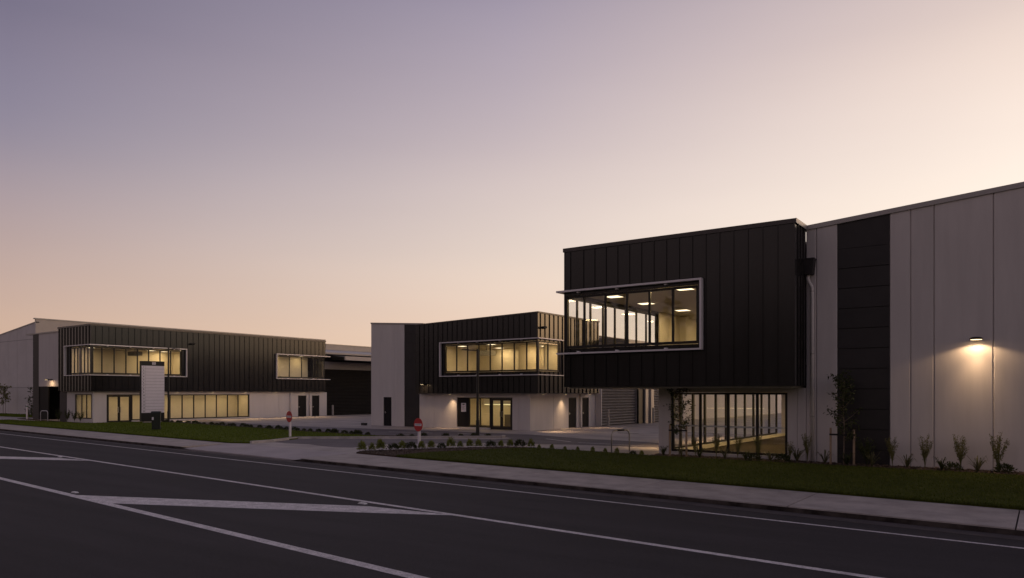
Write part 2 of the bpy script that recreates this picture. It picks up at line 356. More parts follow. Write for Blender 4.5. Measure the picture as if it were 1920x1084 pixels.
# road paint
zp = -.126
def band(y, w, x0, x1):
    m = MB(); n = 24
    for i in range(n):
        p, q = x0 + (x1 - x0) * i / n, x0 + (x1 - x0) * (i + 1) / n
        m.quad((p, y - .0905 * p, zp), (q, y - .0905 * q, zp), (q, y + w - .0905 * q, zp), (p, y + w - .0905 * p, zp))
    return m
struct('edge_line_marking', band(14.70, .10, -200, 60), PAINT)
struct('median_line_marking', band(10.98, .155, -200, 60), PAINT)
struct('median_line_marking', band(6.85, .20, -200, 60), PAINT)
def chevron(dx):
    dy = -.0905 * dx
    return MB().quad(*[(x + dx, y + dy, zp - .0015) for x, y in ((-19.72, 8.80), (-17.66, 8.56), (-11.58, 11.16), (-9.95, 11.93), (-12.36, 11.76))])
for k, dx in enumerate((-38.6, -19.3, 0, 19.3)): struct('chevron_marking', chevron(dx), PAINT)
# asphalt of the entrance drive and the parking aisle
dr = [(-31.2, 23.25), (-29.9, 23.07), (-28.4, 23.2), (-26.9, 22.75), (-25.9, 22.6), (-25.1, 22.9), (-25.2, 23.7), (-25.7, 24.6), (-25.6, 25.4), (-24.1, 26.8), (-22.2, 28.6), (-18.5, 30.2), (-13.2, 30.9), (-13.2, 33.0), (-17, 34.2), (-20.2, 34.6), (-24.4, 36.2), (-31.8, 36.3), (-37.3, 35.9), (-48.3, 35.5), (-56, 37.5), (-62, 40), (-62, 36.6), (-55.3, 34.0), (-44, 32.3), (-30.8, 30.0), (-24.2, 33.2), (-23.3, 32.6), (-23.5, 31.4), (-32.3, 25.5)]
o_ = struct('driveway', MB().prism(dr, -.3, .001), ASPH2)
mk = MB()
for (x0, y0, x1, y1) in ((-47, 34.7, -43.5, 33.9), (-41.5, 34.9, -38.2, 34.2), (-33.5, 33.6, -30.2, 34.0), (-29, 34.9, -26.0, 34.0), (-21.5, 33.2, -19.2, 31.9), (-18.6, 31.6, -15.0, 31.4)):
    d = Vector((x1 - x0, y1 - y0)); nn = Vector((-d.y, d.x)).normalized() * .06
    mk.quad((x0 + nn.x, y0 + nn.y, .006), (x0 - nn.x, y0 - nn.y, .006), (x1 - nn.x, y1 - nn.y, .006), (x1 + nn.x, y1 + nn.y, .006))
struct('parking_line_marking', mk, PAINT)
# lawns
LZ = .055
lawnA = [(-76, pl(-76) + .01), (-70, pl(-70) + .01), (-55, pl(-55) + .01), (-44, pl(-44) + .01), (XA1, pl(XA1) + .01), (-31.0, 22.0), (-31.15, 23.2), (-32.1, 25.5), (-29.6, 27.8), (-28.6, 28.9), (-30.6, 29.3), (-36.5, 30.0), (-43.8, 31.2), (-55.3, 32.7), (-61.2, 33.3), (-61.6, 29.0), (-63, 28.2), (-70, 28.4), (-75.5, 28.0)]
lawnB = [(-19.9, pl(-19.9) + .01), (-20.3, 22.0), (-19.6, 23.4), (-18.8, 25.7), (-18.1, 26.85), (-15.1, 26.6), (-13.2, 26.4), (-12.2, 26.05), (-9, 26.05), (-4, 26.0), (2, 25.95), (30, 25.9), (30, pl(30) + .01)]
lawnC = [(-140, 33.0), (-84, 32.6), (-80.5, 33.2), (-80.5, 36.2), (-92, 36.6), (-140, 36.6)]
for p, m_ in ((lawnA, GRASS_LIT), (lawnB, GRASSB), (lawnC, GRASS_LIT)): struct('lawn', MB().prism(p, -.2, LZ), m_)
# mulch beds
bedA = [(-22.5, 20.75), (-22.95, 21.5), (-22.5, 22.1), (-21.9, 23.2), (-21.1, 24.8), (-20.65, 25.3), (-19.5, 26.75), (-18.1, 27.05), (-18.1, 26.85), (-18.8, 25.7), (-19.6, 23.4), (-20.3, 22.0), (-19.9, pl(-19.9) + .01)]
bedB = [(-12.2, 26.05), (-12.26, 26.98), (30, 26.98), (30, 25.9), (2, 25.95), (-4, 26.0), (-9, 26.05)]
bedC = [(-28.6, 28.9), (-29.6, 27.8), (-24.0, 32.55), (-24.3, 33.05), (-30.75, 29.9), (-36.5, 30.9), (-44, 32.2), (-55.3, 33.7), (-62.0, 34.6), (-62.0, 33.3), (-61.2, 33.3), (-55.3, 32.7), (-43.8, 31.2), (-36.5, 30.0), (-30.6, 29.3)]
bedD = [(-80.5, 31.6), (-77.7, 30.8), (-69.3, 29.6), (-63.8, 29.2), (-63.7, 28.75), (-70, 29.0), (-80, 30.6)]
for p, z in ((bedA, .045), (bedB, .05), (bedC, .045), (bedD, .03)): struct('mulch_bed', MB().prism(p, -.2, z), MULCH)
def inpoly(x, y, P):
    c = False; j = len(P) - 1
    for i in range(len(P)):
        if (P[i][1] > y) != (P[j][1] > y) and x < (P[j][0] - P[i][0]) * (y - P[i][1]) / (P[j][1] - P[i][1]) + P[i][0]: c = not c
        j = i
    return c
def scatter(P, n, xr=None):
    x0, x1 = min(p[0] for p in P), max(p[0] for p in P); y0, y1 = min(p[1] for p in P), max(p[1] for p in P)
    if xr: x0, x1 = max(x0, xr[0]), min(x1, xr[1])
    out = []
    while len(out) < n:
        x, y = random.uniform(x0, x1), random.uniform(y0, y1)
        if inpoly(x, y, P): out.append((x, y))
    return out
def blades(pts, z, h, w):
    m = MB()
    for x, y in pts:
        a = random.uniform(0, 6.28); c, s_ = math.cos(a) * w, math.sin(a) * w; hh = h * random.uniform(.5, 1.25); lx, ly = random.uniform(-.6, .6) * hh, random.uniform(-.6, .6) * hh
        o = len(m.v); m.v += [(x - c, y - s_, z), (x + c, y + s_, z), (x + lx, y + ly, z + hh)]; m.f.append((o, o + 1, o + 2))
    return m
gb = blades(scatter(lawnB, 52000, (-20, 4)) + [(x, pl(x) + random.gauss(.0, .03)) for x in [random.uniform(-19.9, 4) for _ in range(7000)]], LZ - .01, .06, .011); struct('grass', gb, BLADE, 'stuff')
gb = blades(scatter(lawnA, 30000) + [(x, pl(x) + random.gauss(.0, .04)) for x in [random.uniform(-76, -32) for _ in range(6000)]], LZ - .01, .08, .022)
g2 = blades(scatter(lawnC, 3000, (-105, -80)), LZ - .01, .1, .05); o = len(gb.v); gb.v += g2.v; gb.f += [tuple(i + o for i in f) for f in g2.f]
struct('grass', gb, BLADE_LIT, 'stuff')
ch = MB()
for P, n, z, xr in ((bedA, 2200, .045, None), (bedB, 4200, .05, (-13, 2)), (bedC, 1500, .045, None)):
    for x, y in scatter(P, n, xr):
        a, b = random.uniform(0, 6.28), random.uniform(-.5, .5); l, w = random.uniform(.02, .06), random.uniform(.008, .02)
        c, s_ = math.cos(a), math.sin(a); zz = z + random.uniform(.004, .03)
        ch.quad((x - c * l + s_ * w, y - s_ * l - c * w, zz - b * l), (x - c * l - s_ * w, y - s_ * l + c * w, zz - b * l), (x + c * l - s_ * w, y + s_ * l + c * w, zz + b * l), (x + c * l + s_ * w, y + s_ * l - c * w, zz + b * l))
struct('bark_chips', ch, mat('bark_chip', (.045, .03, .022), rough=.9, col2=(.16, .11, .08), scale=9), 'stuff')
# island kerb by the drive
def path_prism(mb, pts, w, z0, z1):
    for p, q in zip(pts, pts[1:]):
        d = (Vector(q) - Vector(p)).normalized(); n = Vector((-d.y, d.x)) * w / 2
        mb.hexa([(p[0] + n.x, p[1] + n.y, z0), (p[0] - n.x, p[1] - n.y, z0), (q[0] - n.x, q[1] - n.y, z0), (q[0] + n.x, q[1] + n.y, z0), (p[0] + n.x, p[1] + n.y, z1), (p[0] - n.x, p[1] - n.y, z1), (q[0] - n.x, q[1] - n.y, z1), (q[0] + n.x, q[1] + n.y, z1)])
ik = MB(); path_prism(ik, [(-31.05, 21.9), (-31.2, 23.2), (-32.2, 25.5), (-29.55, 27.72), (-23.95, 32.5), (-23.9, 32.75), (-24.3, 33.2)], .15, -.2, .12)
struct('island_kerb', ik, mat('pale_kerb', (.44, .40, .385), rough=.8, var=.2, scale=2.5))
bk = MB(); path_prism(bk, [(-22.9, 21.5), (-22.5, 22.15), (-21.9, 23.25), (-21.1, 24.85), (-20.65, 25.35), (-19.5, 26.82), (-18.1, 27.12), (-15.1, 26.72), (-13.2, 26.52), (-12.3, 26.3)], .10, -.2, .05)
struct('bed_kerb', bk, mat('pale_kerb_b', (.24, .21, .205), rough=.8, var=.2, scale=2.5))

# ================================================================ RIGHT BUILDING
BR = thing('office_building', 'large charcoal clad building at the right with jutting upper box and long grey wall', 'building', (-9, 30, 0))
up_ops = [(-15.71, -10.10, 4.18, 6.30)]; sd_ops = [(25.59, 34.16, 4.18, 6.30)]
m = MB(); wall(m, 'x', 25.6, 25.75, -15.7, -6.76, 2.66, 8.06, up_ops); wall(m, 'y', -15.7, -15.55, 25.75, 40, 2.66, 8.06, sd_ops); wall(m, 'y', -6.91, -6.762, 25.75, 26.998, 2.66, 8.06)
rp = [-15.42] + frange(-14.82, -6.9, .5)
ribs(m, 'x', 25.562, 25.6, rp, .026, 2.66, 8.06, up_ops); ribs(m, 'y', -15.738, -15.7, frange(26.1, 39.9, .5), .026, 2.66, 8.06, sd_ops); ribs(m, 'y', -6.762, -6.726, (25.95, 26.3, 26.65), .026, 2.66, 8.06)
m.box(-15.71, -15.66, 25.585, 25.6, 2.66, 8.06); m.box(-6.80, -6.752, 25.575, 25.6, 2.66, 8.06)
m.build('cladding', CLAD, BR)
m = MB(); m.box(-15.75, -6.72, 25.555, 25.78, 8.06, 8.21); m.box(-6.94, -6.72, 25.78, 27.3, 8.062, 8.208); m.box(-15.75, -15.53, 25.78, 40, 8.062, 8.208)
m.build('fascia', mat('dark_flashing', (.06, .052, .05), rough=.4, metal=.3, var=.1), BR)
MB().box(-6.716, -6.70, 25.555, 27.0, 8.06, 8.215).build('fascia_end', TRIM, BR)
m = MB(); m.box(-15.55, -6.92, 25.76, 40, 2.60, 2.66); m.build('soffit', mat('soffit_board', (.42, .39, .37), rough=.7, var=.05), BR)
MB().box(-15.54, -6.93, 25.77, 40, 7.7, 7.8).build('roof', ROOFM, BR)
MB().box(-15.54, -6.92, 25.77, 40, 2.67, 3.42).build('floor', CARPET, BR)
MB().box(-15.545, -6.925, 25.765, 41, 6.42, 6.5).build('ceiling', CEIL, BR)
m = MB(); m.box(-15.54, -15.48, 34.17, 40, 3.43, 6.41); m.box(-15.54, -6.93, 40.0, 40.1, 3.43, 6.41); m.box(-7.0, -6.93, 25.77, 40, 3.43, 6.41); m.box(-15.54, -10.08 + 3.0, 25.76, 25.80, 3.43, 4.17); m.box(-10.08, -7, 25.76, 25.80, 4.17, 6.41); m.box(-15.54, -15.49, 25.81, 34.16, 3.43, 4.17)
m.box(-15.48, -15.30, 35.4, 35.75, 3.43, 6.41); m.box(-15.48, -15.12, 36.6, 37.1, 3.43, 6.41)
m.build('inner_wall', INNER, BR)
window(BR, 'x', 25.64, 25.71, [-15.62, -14.82, -13.88, -12.95, -12.02, -11.09, -10.15], 4.20, 6.28, bar=.085, top=.08, bot=.10)
window(BR, 'y', -15.68, -15.61, [25.76, 26.5, 27.6, 28.7, 29.8, 30.85, 31.95, 33.0, 34.1], 4.20, 6.28, bar=.10, top=.07, bot=.10)
MB().box(-15.70, -15.57, 25.602, 25.735, 4.185, 6.295).build('corner_post', FRAME, BR)
m = MB(); m.box(-15.95, -9.90, 25.36, 25.57, 6.43, 6.50); m.box(-15.95, -9.90, 25.36, 25.57, 3.96, 4.02); m.box(-9.97, -9.90, 25.362, 25.568, 4.02, 6.43)
m.box(-15.95, -15.745, 25.57, 34.4, 6.432, 6.498); m.box(-15.95, -15.745, 25.57, 34.4, 3.962, 4.018)
wsur = m.build('window_surround', SHADE, BR)
for x in (-15.0, -13.3, -11.3):
    MB().box(x - .05, x + .05, 25.45, 25.598, 6.37, 6.428).build('bracket', SHADE, wsur); MB().box(x - .05, x + .05, 25.45, 25.598, 4.022, 4.07).build('bracket', SHADE, wsur)
# ground floor
lo_ops = [(-11.76, -7.38, .17, 2.44)]; ls_ops = [(27.5, 43.6, .17, 2.44)]
m = MB(); wall(m, 'x', 27, 27.2, -12.26, -6.76, -.2, 2.598, lo_ops, cuts=(-7.05,), gap=.006); wall(m, 'y', -12.26, -12.06, 27.2, 44, -.2, 2.598, ls_ops)
m.build('lower_wall', PANEL, BR)
window(BR, 'x', 27.05, 27.13, [-11.70, -10.6, -9.53, -8.46, -7.43], .18, 2.43, bar=.095, top=.07, bot=.09)
MB().box(-11.645, -7.485, 27.118, 27.124, 1.145, 1.20).build('glazing_strip', mat('frosted_film', (.55, .56, .56), rough=.6), BR)
window(BR, 'y', -12.20, -12.12, [27.55] + frange(28.9, 43.6, 1.34), .18, 2.43, bar=.16, top=.07, bot=.07)
MB().box(-12.26, -3.0, 27.2, 44, -.1, .02).build('floor', CARPET, BR)
MB().box(-12.055, -3.0, 27.205, 44, 2.50, 2.59).build('ceiling', CEIL, BR)
m = MB(); m.box(-12.06, -3.0, 43.9, 44, .02, 2.5); m.box(-5.0, -4.9, 27.21, 43.9, .02, 2.5); m.box(-12.055, -11.98, 27.21, 43.9, .02, .165); m.box(-7.36, -5, 27.205, 27.25, .02, 2.5); m.box(-12.055, -7.37, 27.205, 27.24, .02, .165)
m.build('inner_wall', INNER, BR)
m = MB(); m.box(-9.0, -8.85, 34.5, 34.65, .02, 2.5); m.build('column', INNER, BR)
# kitchenette at the back of the ground floor
kt = thing('kitchenette', 'cream kitchen cupboards with a lit strip inside the right hand building', 'kitchen', (-9.6, 43.3, .02))
m = MB(); m.box(-11.2, -7.6, 43.3, 43.88, .03, .92); m.build('bench', WHITE, kt); MB().box(-11.2, -7.6, 43.5, 43.88, 1.55, 2.3).build('cupboard', INNER, kt)
MB().box(-11.1, -7.7, 43.5, 43.56, 1.51, 1.545).build('light_strip', LEDS, kt)
# long grey wall
wt = lambda x: 8.06 + .08 * (x + 6.76)
m = MB(); ch_ = .028
for row in ((-6.76, -6.42, -5.74), (-4.14, -3.53, -2.87, -1.29, .9, 3.1, 5.3, 7.5, 10, 12.5, 15, 18, 21, 24, 27, 30, 34)):
    for p, q in zip(row, row[1:]):
        pl_ = [(p + ch_ + .004, 27.0), (q - ch_ - .004, 27.0), (q - .004, 27.0 + ch_ * 1.2), (q - .004, 27.19), (p + .004, 27.19), (p + .004, 27.0 + ch_ * 1.2)]
        o = len(m.v); m.v += [(x, y, -.2) for x, y in pl_] + [(x, y, wt(x)) for x, y in pl_]
        m.f += [tuple(o + i for i in range(6))[::-1], tuple(o + 6 + i for i in range(6))] + [(o + i, o + (i + 1) % 6, o + 6 + (i + 1) % 6, o + 6 + i) for i in range(6)]
put(m, 'x', 27.2, 27.3, -6.7, 34, -.2, wt(-6.7) - .02, wt(34) - .02); m.build('wall', PANEL, BR)
m = MB(); z = 8.02
for i in range(13):
    t0 = max(-.1, z - .677)
    if i == 0: put(m, 'x', 27.02, 27.2, -5.735, -4.145, 7.29, wt(-5.735) - .01, wt(-4.145) - .01); z = 7.28; continue
    m.box(-5.735, -4.145, 27.02, 27.2, z - .677 + .028, z); z -= .677
    if z < 0: break
m.build('black_panel', BLACKP, BR)
MB().box(-5.735, -4.145, 27.06, 27.19, 0, 8.0).build('panel_backing', FRAME, BR)
m = MB(); put(m, 'x', 26.955, 27.32, -6.70, 34, 8.10, 8.22, 8.22 + .08 * 40.7)
m.v = [(x, y, (z if z > 8.15 else wt(x) + .001)) for x, y, z in m.v]; m.build('fascia', TRIM, BR)
m = MB(); m.hexa([(-6.7, 27.33, 7.9), (34, 27.33, 7.9), (34, 82, 7.9), (-6.7, 82, 7.9), (-6.7, 27.33, 7.95), (34, 27.33, 11.1), (34, 82, 11.1), (-6.7, 82, 7.95)]); m.build('roof', ROOFM, BR)
m = MB(); m.box(-6.75, -6.55, 44.1, 81.8, -.2, 7.9); m.box(-6.75, 34, 81.8, 82, -.2, 7.9); m.box(33.8, 34, 27.3, 81.8, -.2, 7.9); m.box(-6.75, -6.55, 27.3, 44.1, 2.6, 7.9); m.build('rear_wall', PANEL, BR)
# rainwater head and downpipe
m = MB(); m.hexa([(-6.72, 26.66, 6.48), (-6.47, 26.66, 6.48), (-6.47, 26.96, 6.48), (-6.72, 26.96, 6.48), (-6.75, 26.62, 6.98), (-6.42, 26.62, 6.98), (-6.42, 26.98, 6.98), (-6.75, 26.98, 6.98)]); m.box(-6.77, -6.40, 26.60, 26.985, 6.98, 7.03)
m.build('rainwater_head', BLACKP, BR)
m = MB(); m.tube([(-6.64, 26.82, 6.49), (-6.64, 26.82, 6.32), (-6.62, 26.83, 6.24), (-6.54, 26.87, 6.08), (-6.52, 26.88, 6.0), (-6.52, 26.88, .02)], .06, 12); dp = m.build('downpipe', PVC, BR, smooth=True)
for z in (5.9, 3.75, 1.6): MB().tube([(-6.52, 26.88, z), (-6.52, 26.88, z + .03)], .066, 12).build('pipe_clip', STEEL, dp)

# ================================================================ MIDDLE BUILDING
BM = thing('office_building', 'charcoal clad building in the middle with glazed corner box above a double entrance door', 'building', (-32, 44, 0))
mt = lambda x: 7.22 + .026 * (x + 36.43)
mu = [(-33.72, -25.9, 3.82, 5.74)]; ms = [(39.1, 41.80, 3.82, 5.74)]
m = MB(); wall(m, 'x', 39.2, 39.35, -36.43, -26, 2.42, mt, mu); wall(m, 'y', -26.15, -26.0, 39.35, 47.1, 2.42, 7.48, ms); wall(m, 'y', -36.43, -36.28, 39.35, 39.8, 2.42, 7.2)
ribs(m, 'x', 39.155, 39.2, frange(-36.05, -26.2, .43), .03, 2.42, mt, mu); ribs(m, 'y', -26.0, -25.945, frange(39.5, 47, .53), .035, 2.42, 7.48, ms)
m.box(-26.03, -25.985, 39.18, 39.2, 2.42, 7.49); m.build('cladding', CLAD, BM)
m = MB(); put(m, 'x', 39.14, 39.38, -36.46, -25.94, 7.2, 7.30, 7.58); m.v = [(x, y, (z if z > 7.25 else mt(x) + .001)) for x, y, z in m.v]; m.box(-26.18, -25.94, 39.38, 47.12, 7.482, 7.58); m.build('fascia', mat('dark_flashing_b', (.075, .066, .06), rough=.4, metal=.3, var=.1), BM)
MB().box(-36.28, -26.16, 39.36, 47.1, 2.36, 2.42).build('soffit', mat('soffit_board_b', (.40, .37, .34), rough=.7, var=.05), BM)
MB().box(-36.27, -26.16, 39.36, 47, 6.9, 7.0).build('roof', ROOFM, BM)
MB().box(-36.27, -26.16, 39.36, 47, 2.43, 3.1).build('floor', CARPET, BM)
MB().box(-36.27, -26.16, 39.36, 47, 5.86, 5.94).build('ceiling', CEIL, BM)
m = MB(); m.box(-36.27, -36.2, 39.36, 47, 3.1, 5.86); m.box(-36.2, -26.16, 46.2, 46.3, 3.1, 5.86); m.box(-26.2, -26.16, 41.82, 46.2, 3.1, 5.86); m.box(-36.2, -26.17, 39.36, 39.40, 3.1, 3.81); m.box(-36.2, -33.73, 39.36, 39.4, 3.81, 5.86); m.box(-30.6, -30.5, 43.6, 46.2, 3.1, 5.86); m.box(-28.7, -28.6, 44.0, 46.2, 3.1, 5.86)
m.build('inner_wall', INNER, BM)
window(BM, 'x', 39.24, 39.31, [-33.64, -32.69, -31.74, -30.77, -29.82, -28.85, -27.87, -26.90, -26.06], 3.84, 5.72, bar=.08, bot=.10)
window(BM, 'y', -26.10, -26.03, [39.36, 40.46, 41.72], 3.84, 5.72, bar=.09, bot=.10)
MB().box(-26.14, -26.002, 39.202, 39.34, 3.825, 5.735).build('corner_post', FRAME, BM)
m = MB(); m.box(-34.02, -25.78, 38.97, 39.15, 5.86, 5.92); m.box(-34.02, -25.78, 38.97, 39.15, 3.56, 3.61); m.box(-34.02, -33.95, 38.972, 39.148, 3.61, 5.86)
m.box(-25.94, -25.78, 39.15, 42.3, 5.862, 5.918); m.box(-25.94, -25.78, 39.15, 42.3, 3.562, 3.608); m.box(-25.938, -25.782, 42.22, 42.298, 3.608, 5.862)
wsur = m.build('window_surround', SHADE, BM)
for x in (-32.4, -30.8, -28.9, -27.2): MB().box(x - .05, x + .05, 39.03, 39.198, 3.612, 3.66).build('bracket', SHADE, wsur); MB().box(x - .05, x + .05, 39.03, 39.198, 5.81, 5.858).build('bracket', SHADE, wsur)
eo = [(-33.12, -30.24, .10, 2.14), (-30.24, -28.40, -.05, 2.14)]
wz = lambda x: 7.66 - .063 * (x + 41.53)
m = MB(); wall(m, 'x', 39.8, 40.0, -36.6, -27, -.2, 2.355, eo, cuts=(-36.0, -35.2, -27.9), gap=.006)
m.build('lower_wall', PANELW, BM)
m = MB(); wall(m, 'y', -27.2, -27.0, 40.0, 48.4, -.2, 2.355, [(44.57, 45.64, -.05, 2.12), (46.46, 47.42, -.05, 2.12)], cuts=(42.63,), gap=.01); m.build('side_wall', PANELW, BM)
m = MB(); wall(m, 'x', 39.8, 40.0, -41.53, -38.1, -.2, wz, [(-40.23, -39.40, -.05, 2.14)], cuts=(-40.6, -39.1, -38.75), gap=.006); m.build('wing_wall', PANELW, BM)
m = MB(); z = 7.44
while z > .1: m.box(-38.095, -36.605, 39.82, 40, max(-.1, z - .677 + .014), z); z -= .677
m.build('black_panel', BLACKP, BM); MB().box(-38.095, -36.605, 39.86, 39.99, 0, 7.42).build('panel_backing', FRAME, BM)
m = MB(); put(m, 'x', 39.76, 40.1, -41.56, -36.2, 7.6, wz(-41.56) + .11, wz(-36.2) + .11); m.v = [(x, y, (z if i % 8 > 3 else wz(x) + .001)) for i, (x, y, z) in enumerate(m.v)]; m.build('fascia', TRIM, BM)
m = MB(); m.hexa([(-41.5, 40.12, 7.5), (-26.6, 47.2, 6.6), (-26.6, 100, 6.6), (-41.5, 100, 7.5), (-41.5, 40.12, 7.62), (-26.6, 47.2, 6.66), (-26.6, 100, 6.66), (-41.5, 100, 7.62)]); m.build('roof', ROOFM, BM)
m = MB(); m.box(-41.53, -41.33, 40, 100, -.2, 7.5); m.box(-41.33, -26.5, 99.8, 100, -.2, 6.6); m.box(-36.4, -36.3, 40, 47, 2.43, 7.1); m.build('rear_wall', PANEL, BM)
# entrance: black panel, sidelights, double door
window(BM, 'x', 39.84, 39.91, [-32.05, -31.12, -30.27], .11, 2.13, bar=.08, bot=.09, label='lit sidelight beside the entrance doors')
MB().box(-33.11, -32.10, 39.84, 39.9, .11, 2.13).build('entrance_panel', DOORM, BM)
nt_ = MB().box(-32.75, -32.33, 39.826, 39.838, 1.15, 1.75).build('notice', SIGNW, BM)
m = MB(); m.box(-32.63, -32.45, 39.822, 39.8255, 1.60, 1.70)
for k in range(5): m.box(-32.69, -32.42 - .05 * (k % 2), 39.822, 39.8255, 1.50 - .06 * k, 1.515 - .06 * k)
m.build('notice_print', INKG, nt_)
def double_door(parent, ax, c, a0, a1, z1, sgn, hx):
    f = MB(); mid = (a0 + a1) / 2
    put(f, ax, c, c + .08, a0, a0 + .07, 0, z1); put(f, ax, c, c + .08, a1 - .07, a1, 0, z1); put(f, ax, c, c + .08, a0 + .07, a1 - .07, z1 - .08, z1)
    fo = f.build('door_frame', FRAME, parent)
    for q0, q1, hs in ((a0 + .075, mid - .004, mid - .09), (mid + .004, a1 - .075, mid + .09)):
        d = MB(); put(d, ax, c + .02, c + .065, q0, q0 + .11, .01, z1 - .085); put(d, ax, c + .02, c + .065, q1 - .11, q1, .01, z1 - .085)
        put(d, ax, c + .02, c + .065, q0 + .11, q1 - .11, .01, .20); put(d, ax, c + .02, c + .065, q0 + .11, q1 - .11, z1 - .20, z1 - .085)
        do = d.build('door', FRAME, parent)
        g = MB(); put(g, ax, c + .038, c + .046, q0 + .112, q1 - .112, .202, z1 - .202); g.build('pane', GLASS, do)
        h = MB(); o = c + hx
        if ax == 'x': h.tube([(hs, c + .02, .85), (hs, o, .87), (hs, o, 1.2), (hs, c + .02, 1.22)], .016, 6)
        else: h.tube([(c + .02, hs, .85), (o, hs, .87), (o, hs, 1.2), (c + .02, hs, 1.22)], .016, 6)
        h.build('handle', STEEL, do)
double_door(BM, 'x', 39.83, -30.22, -28.41, 2.135, -1, -.06)
def door(parent, ax, c0, c1, a0, a1, z1, ha, hc, name='door', m_=DOORM):
    d = MB(); put(d, ax, c0, c1, a0 + .05, a1 - .05, .01, z1 - .05); do = d.build(name, m_, parent)
    f = MB(); put(f, ax, c0 - .01, c1 + .01, a0, a0 + .048, 0, z1); put(f, ax, c0 - .01, c1 + .01, a1 - .048, a1, 0, z1); put(f, ax, c0 - .01, c1 + .01, a0 + .048, a1 - .048, z1 - .048, z1)
    f.build('door_frame', FRAME if m_ is DOORM else SHADE, do)
    h = MB()
    if ax == 'x': h.tube([(ha, hc, 1.0), (ha + .12, hc, 1.0)], .014, 6); h.box(ha - .03, ha + .03, hc, hc + .05, .93, 1.07)
    else: h.tube([(hc, ha, 1.0), (hc, ha + .12, 1.0)], .014, 6); h.box(min(hc, hc - .05), max(hc, hc - .05), ha - .03, ha + .03, .93, 1.07)
    h.build('handle', STEEL, do)
door(BM, 'x', 39.85, 39.92, -40.22, -39.41, 2.13, -40.08, 39.82)
door(BM, 'y', -27.12, -27.05, 44.59, 45.62, 2.11, 44.72, -27.02); door(BM, 'y', -27.12, -27.05, 46.48, 47.40, 2.11, 46.6, -27.02)
MB().tube([(-26.93, 46.08, 2.36), (-26.93, 46.08, 0)], .05, 8).build('downpipe', PVC, BM, smooth=True)
# ground-floor room
MB().box(-36.4, -27.2, 40, 47, -.1, .012).build('floor', CARPET, BM)
MB().box(-36.4, -27.2, 40, 47, 2.28, 2.35).build('ceiling', CEIL, BM)
m = MB(); m.box(-36.4, -36.3, 40.01, 47, .012, 2.28); m.box(-36.3, -27.21, 45.0, 45.1, .012, 2.28); m.box(-30.35, -30.25, 42.4, 45, .012, 2.28); m.box(-27.24, -27.21, 40.01, 45, .012, 2.28); m.box(-36.3, -33.13, 40.005, 40.03, .012, 2.28); m.build('inner_wall', INNER, BM)
kt = thing('kitchenette', 'kitchen cupboards with a lit strip seen through the middle entrance sidelight', 'kitchen', (-32.6, 44.6, .012))
m = MB(); m.box(-34.5, -30.6, 44.4, 44.99, .02, .9); m.build('bench', INNER, kt); MB().box(-34.5, -30.6, 44.6, 44.99, 1.6, 2.2).build('cupboard', WHITE, kt); MB().box(-34.4, -30.7, 44.6, 44.66, 1.56, 1.595).build('light_strip', LEDS, kt)
MB().box(-32.35, -31.75, 44.33, 44.395, .02, .86).build('dishwasher', mat('grey_appliance', (.18, .17, .16), rough=.35, metal=.5), kt)
# warehouse side: roller doors, posts, canopy
def corrugated(ax, c, d, a0, a1, z0, z1, pitch=.1):
    m = MB(); n = int((z1 - z0) / pitch); vs = []
    for i in range(n + 1):
        z = z0 + (z1 - z0) * i / n
        vs += [(c + d, z)] if i == n else [(c, z), (c + d * .9, z + pitch * .42), (c + d, z + pitch * .55), (c + d * .75, z + pitch * .75)]
    for (p, zp_), (q, zq_) in zip(vs, vs[1:]):
        if ax == 'y': m.quad((p, a0, zp_), (p, a1, zp_), (q, a1, zq_), (q, a0, zq_))
        else: m.quad((a0, p, zp_), (a1, p, zp_), (a1, q, zq_), (a0, q, zq_))
    if ax == 'y': m.box(c - .12, c - .02, a0, a1, z0, z1)
    return m
corrugated('y', -26.68, .13, 48.5, 54.24, 0, 4.6, .2).build('roller_door', ROLLG, BM)
corrugated('y', -26.68, .13, 57.0, 63.5, 0, 4.6, .2).build('roller_door', ROLLG, BM)
m = MB(); wall(m, 'y', -26.72, -26.5, 48.4, 100, -.2, 6.5, [(48.0, 54.3, -.3, 4.65), (56.9, 63.6, -.3, 4.65)]); m.box(-26.72, -26.5, 47.5, 48.4, 4.65, 6.5); m.box(-27.0, -26.73, 47.6, 48.4, 2.4, 6.5); m.box(-26.99, -26.52, 48.402, 48.49, -.2, 4.64); m.box(-36.3, -26.75, 47.12, 47.3, 2.43, 6.6); m.build('warehouse_wall', PANELW, BM)
MB().box(-26.49, -26.2, 55.2, 55.7, 0, 6.3).build('post', TRIM, BM); MB().box(-26.49, -26.25, 56.35, 56.9, 0, 6.3).build('post', TRIM, BM); MB().box(-26.52, -26.35, 54.25, 55.19, 0, 6.3).build('jamb_shadow', FRAME, BM)  # last box: near-black strip in place of the shadow beside the roller door
cn = MB(); cn.hexa([(-26.48, 48.0, 6.15), (-24.2, 48.0, 6.0), (-24.2, 100, 6.0), (-26.48, 100, 6.15), (-26.48, 48.0, 6.45), (-24.2, 48.0, 6.2), (-24.2, 100, 6.2), (-26.48, 100, 6.45)]); co = cn.build('canopy', ROOFM, BM)
MB().box(-24.198, -24.05, 47.98, 100, 5.96, 6.24).build('gutter', TRIM, co)

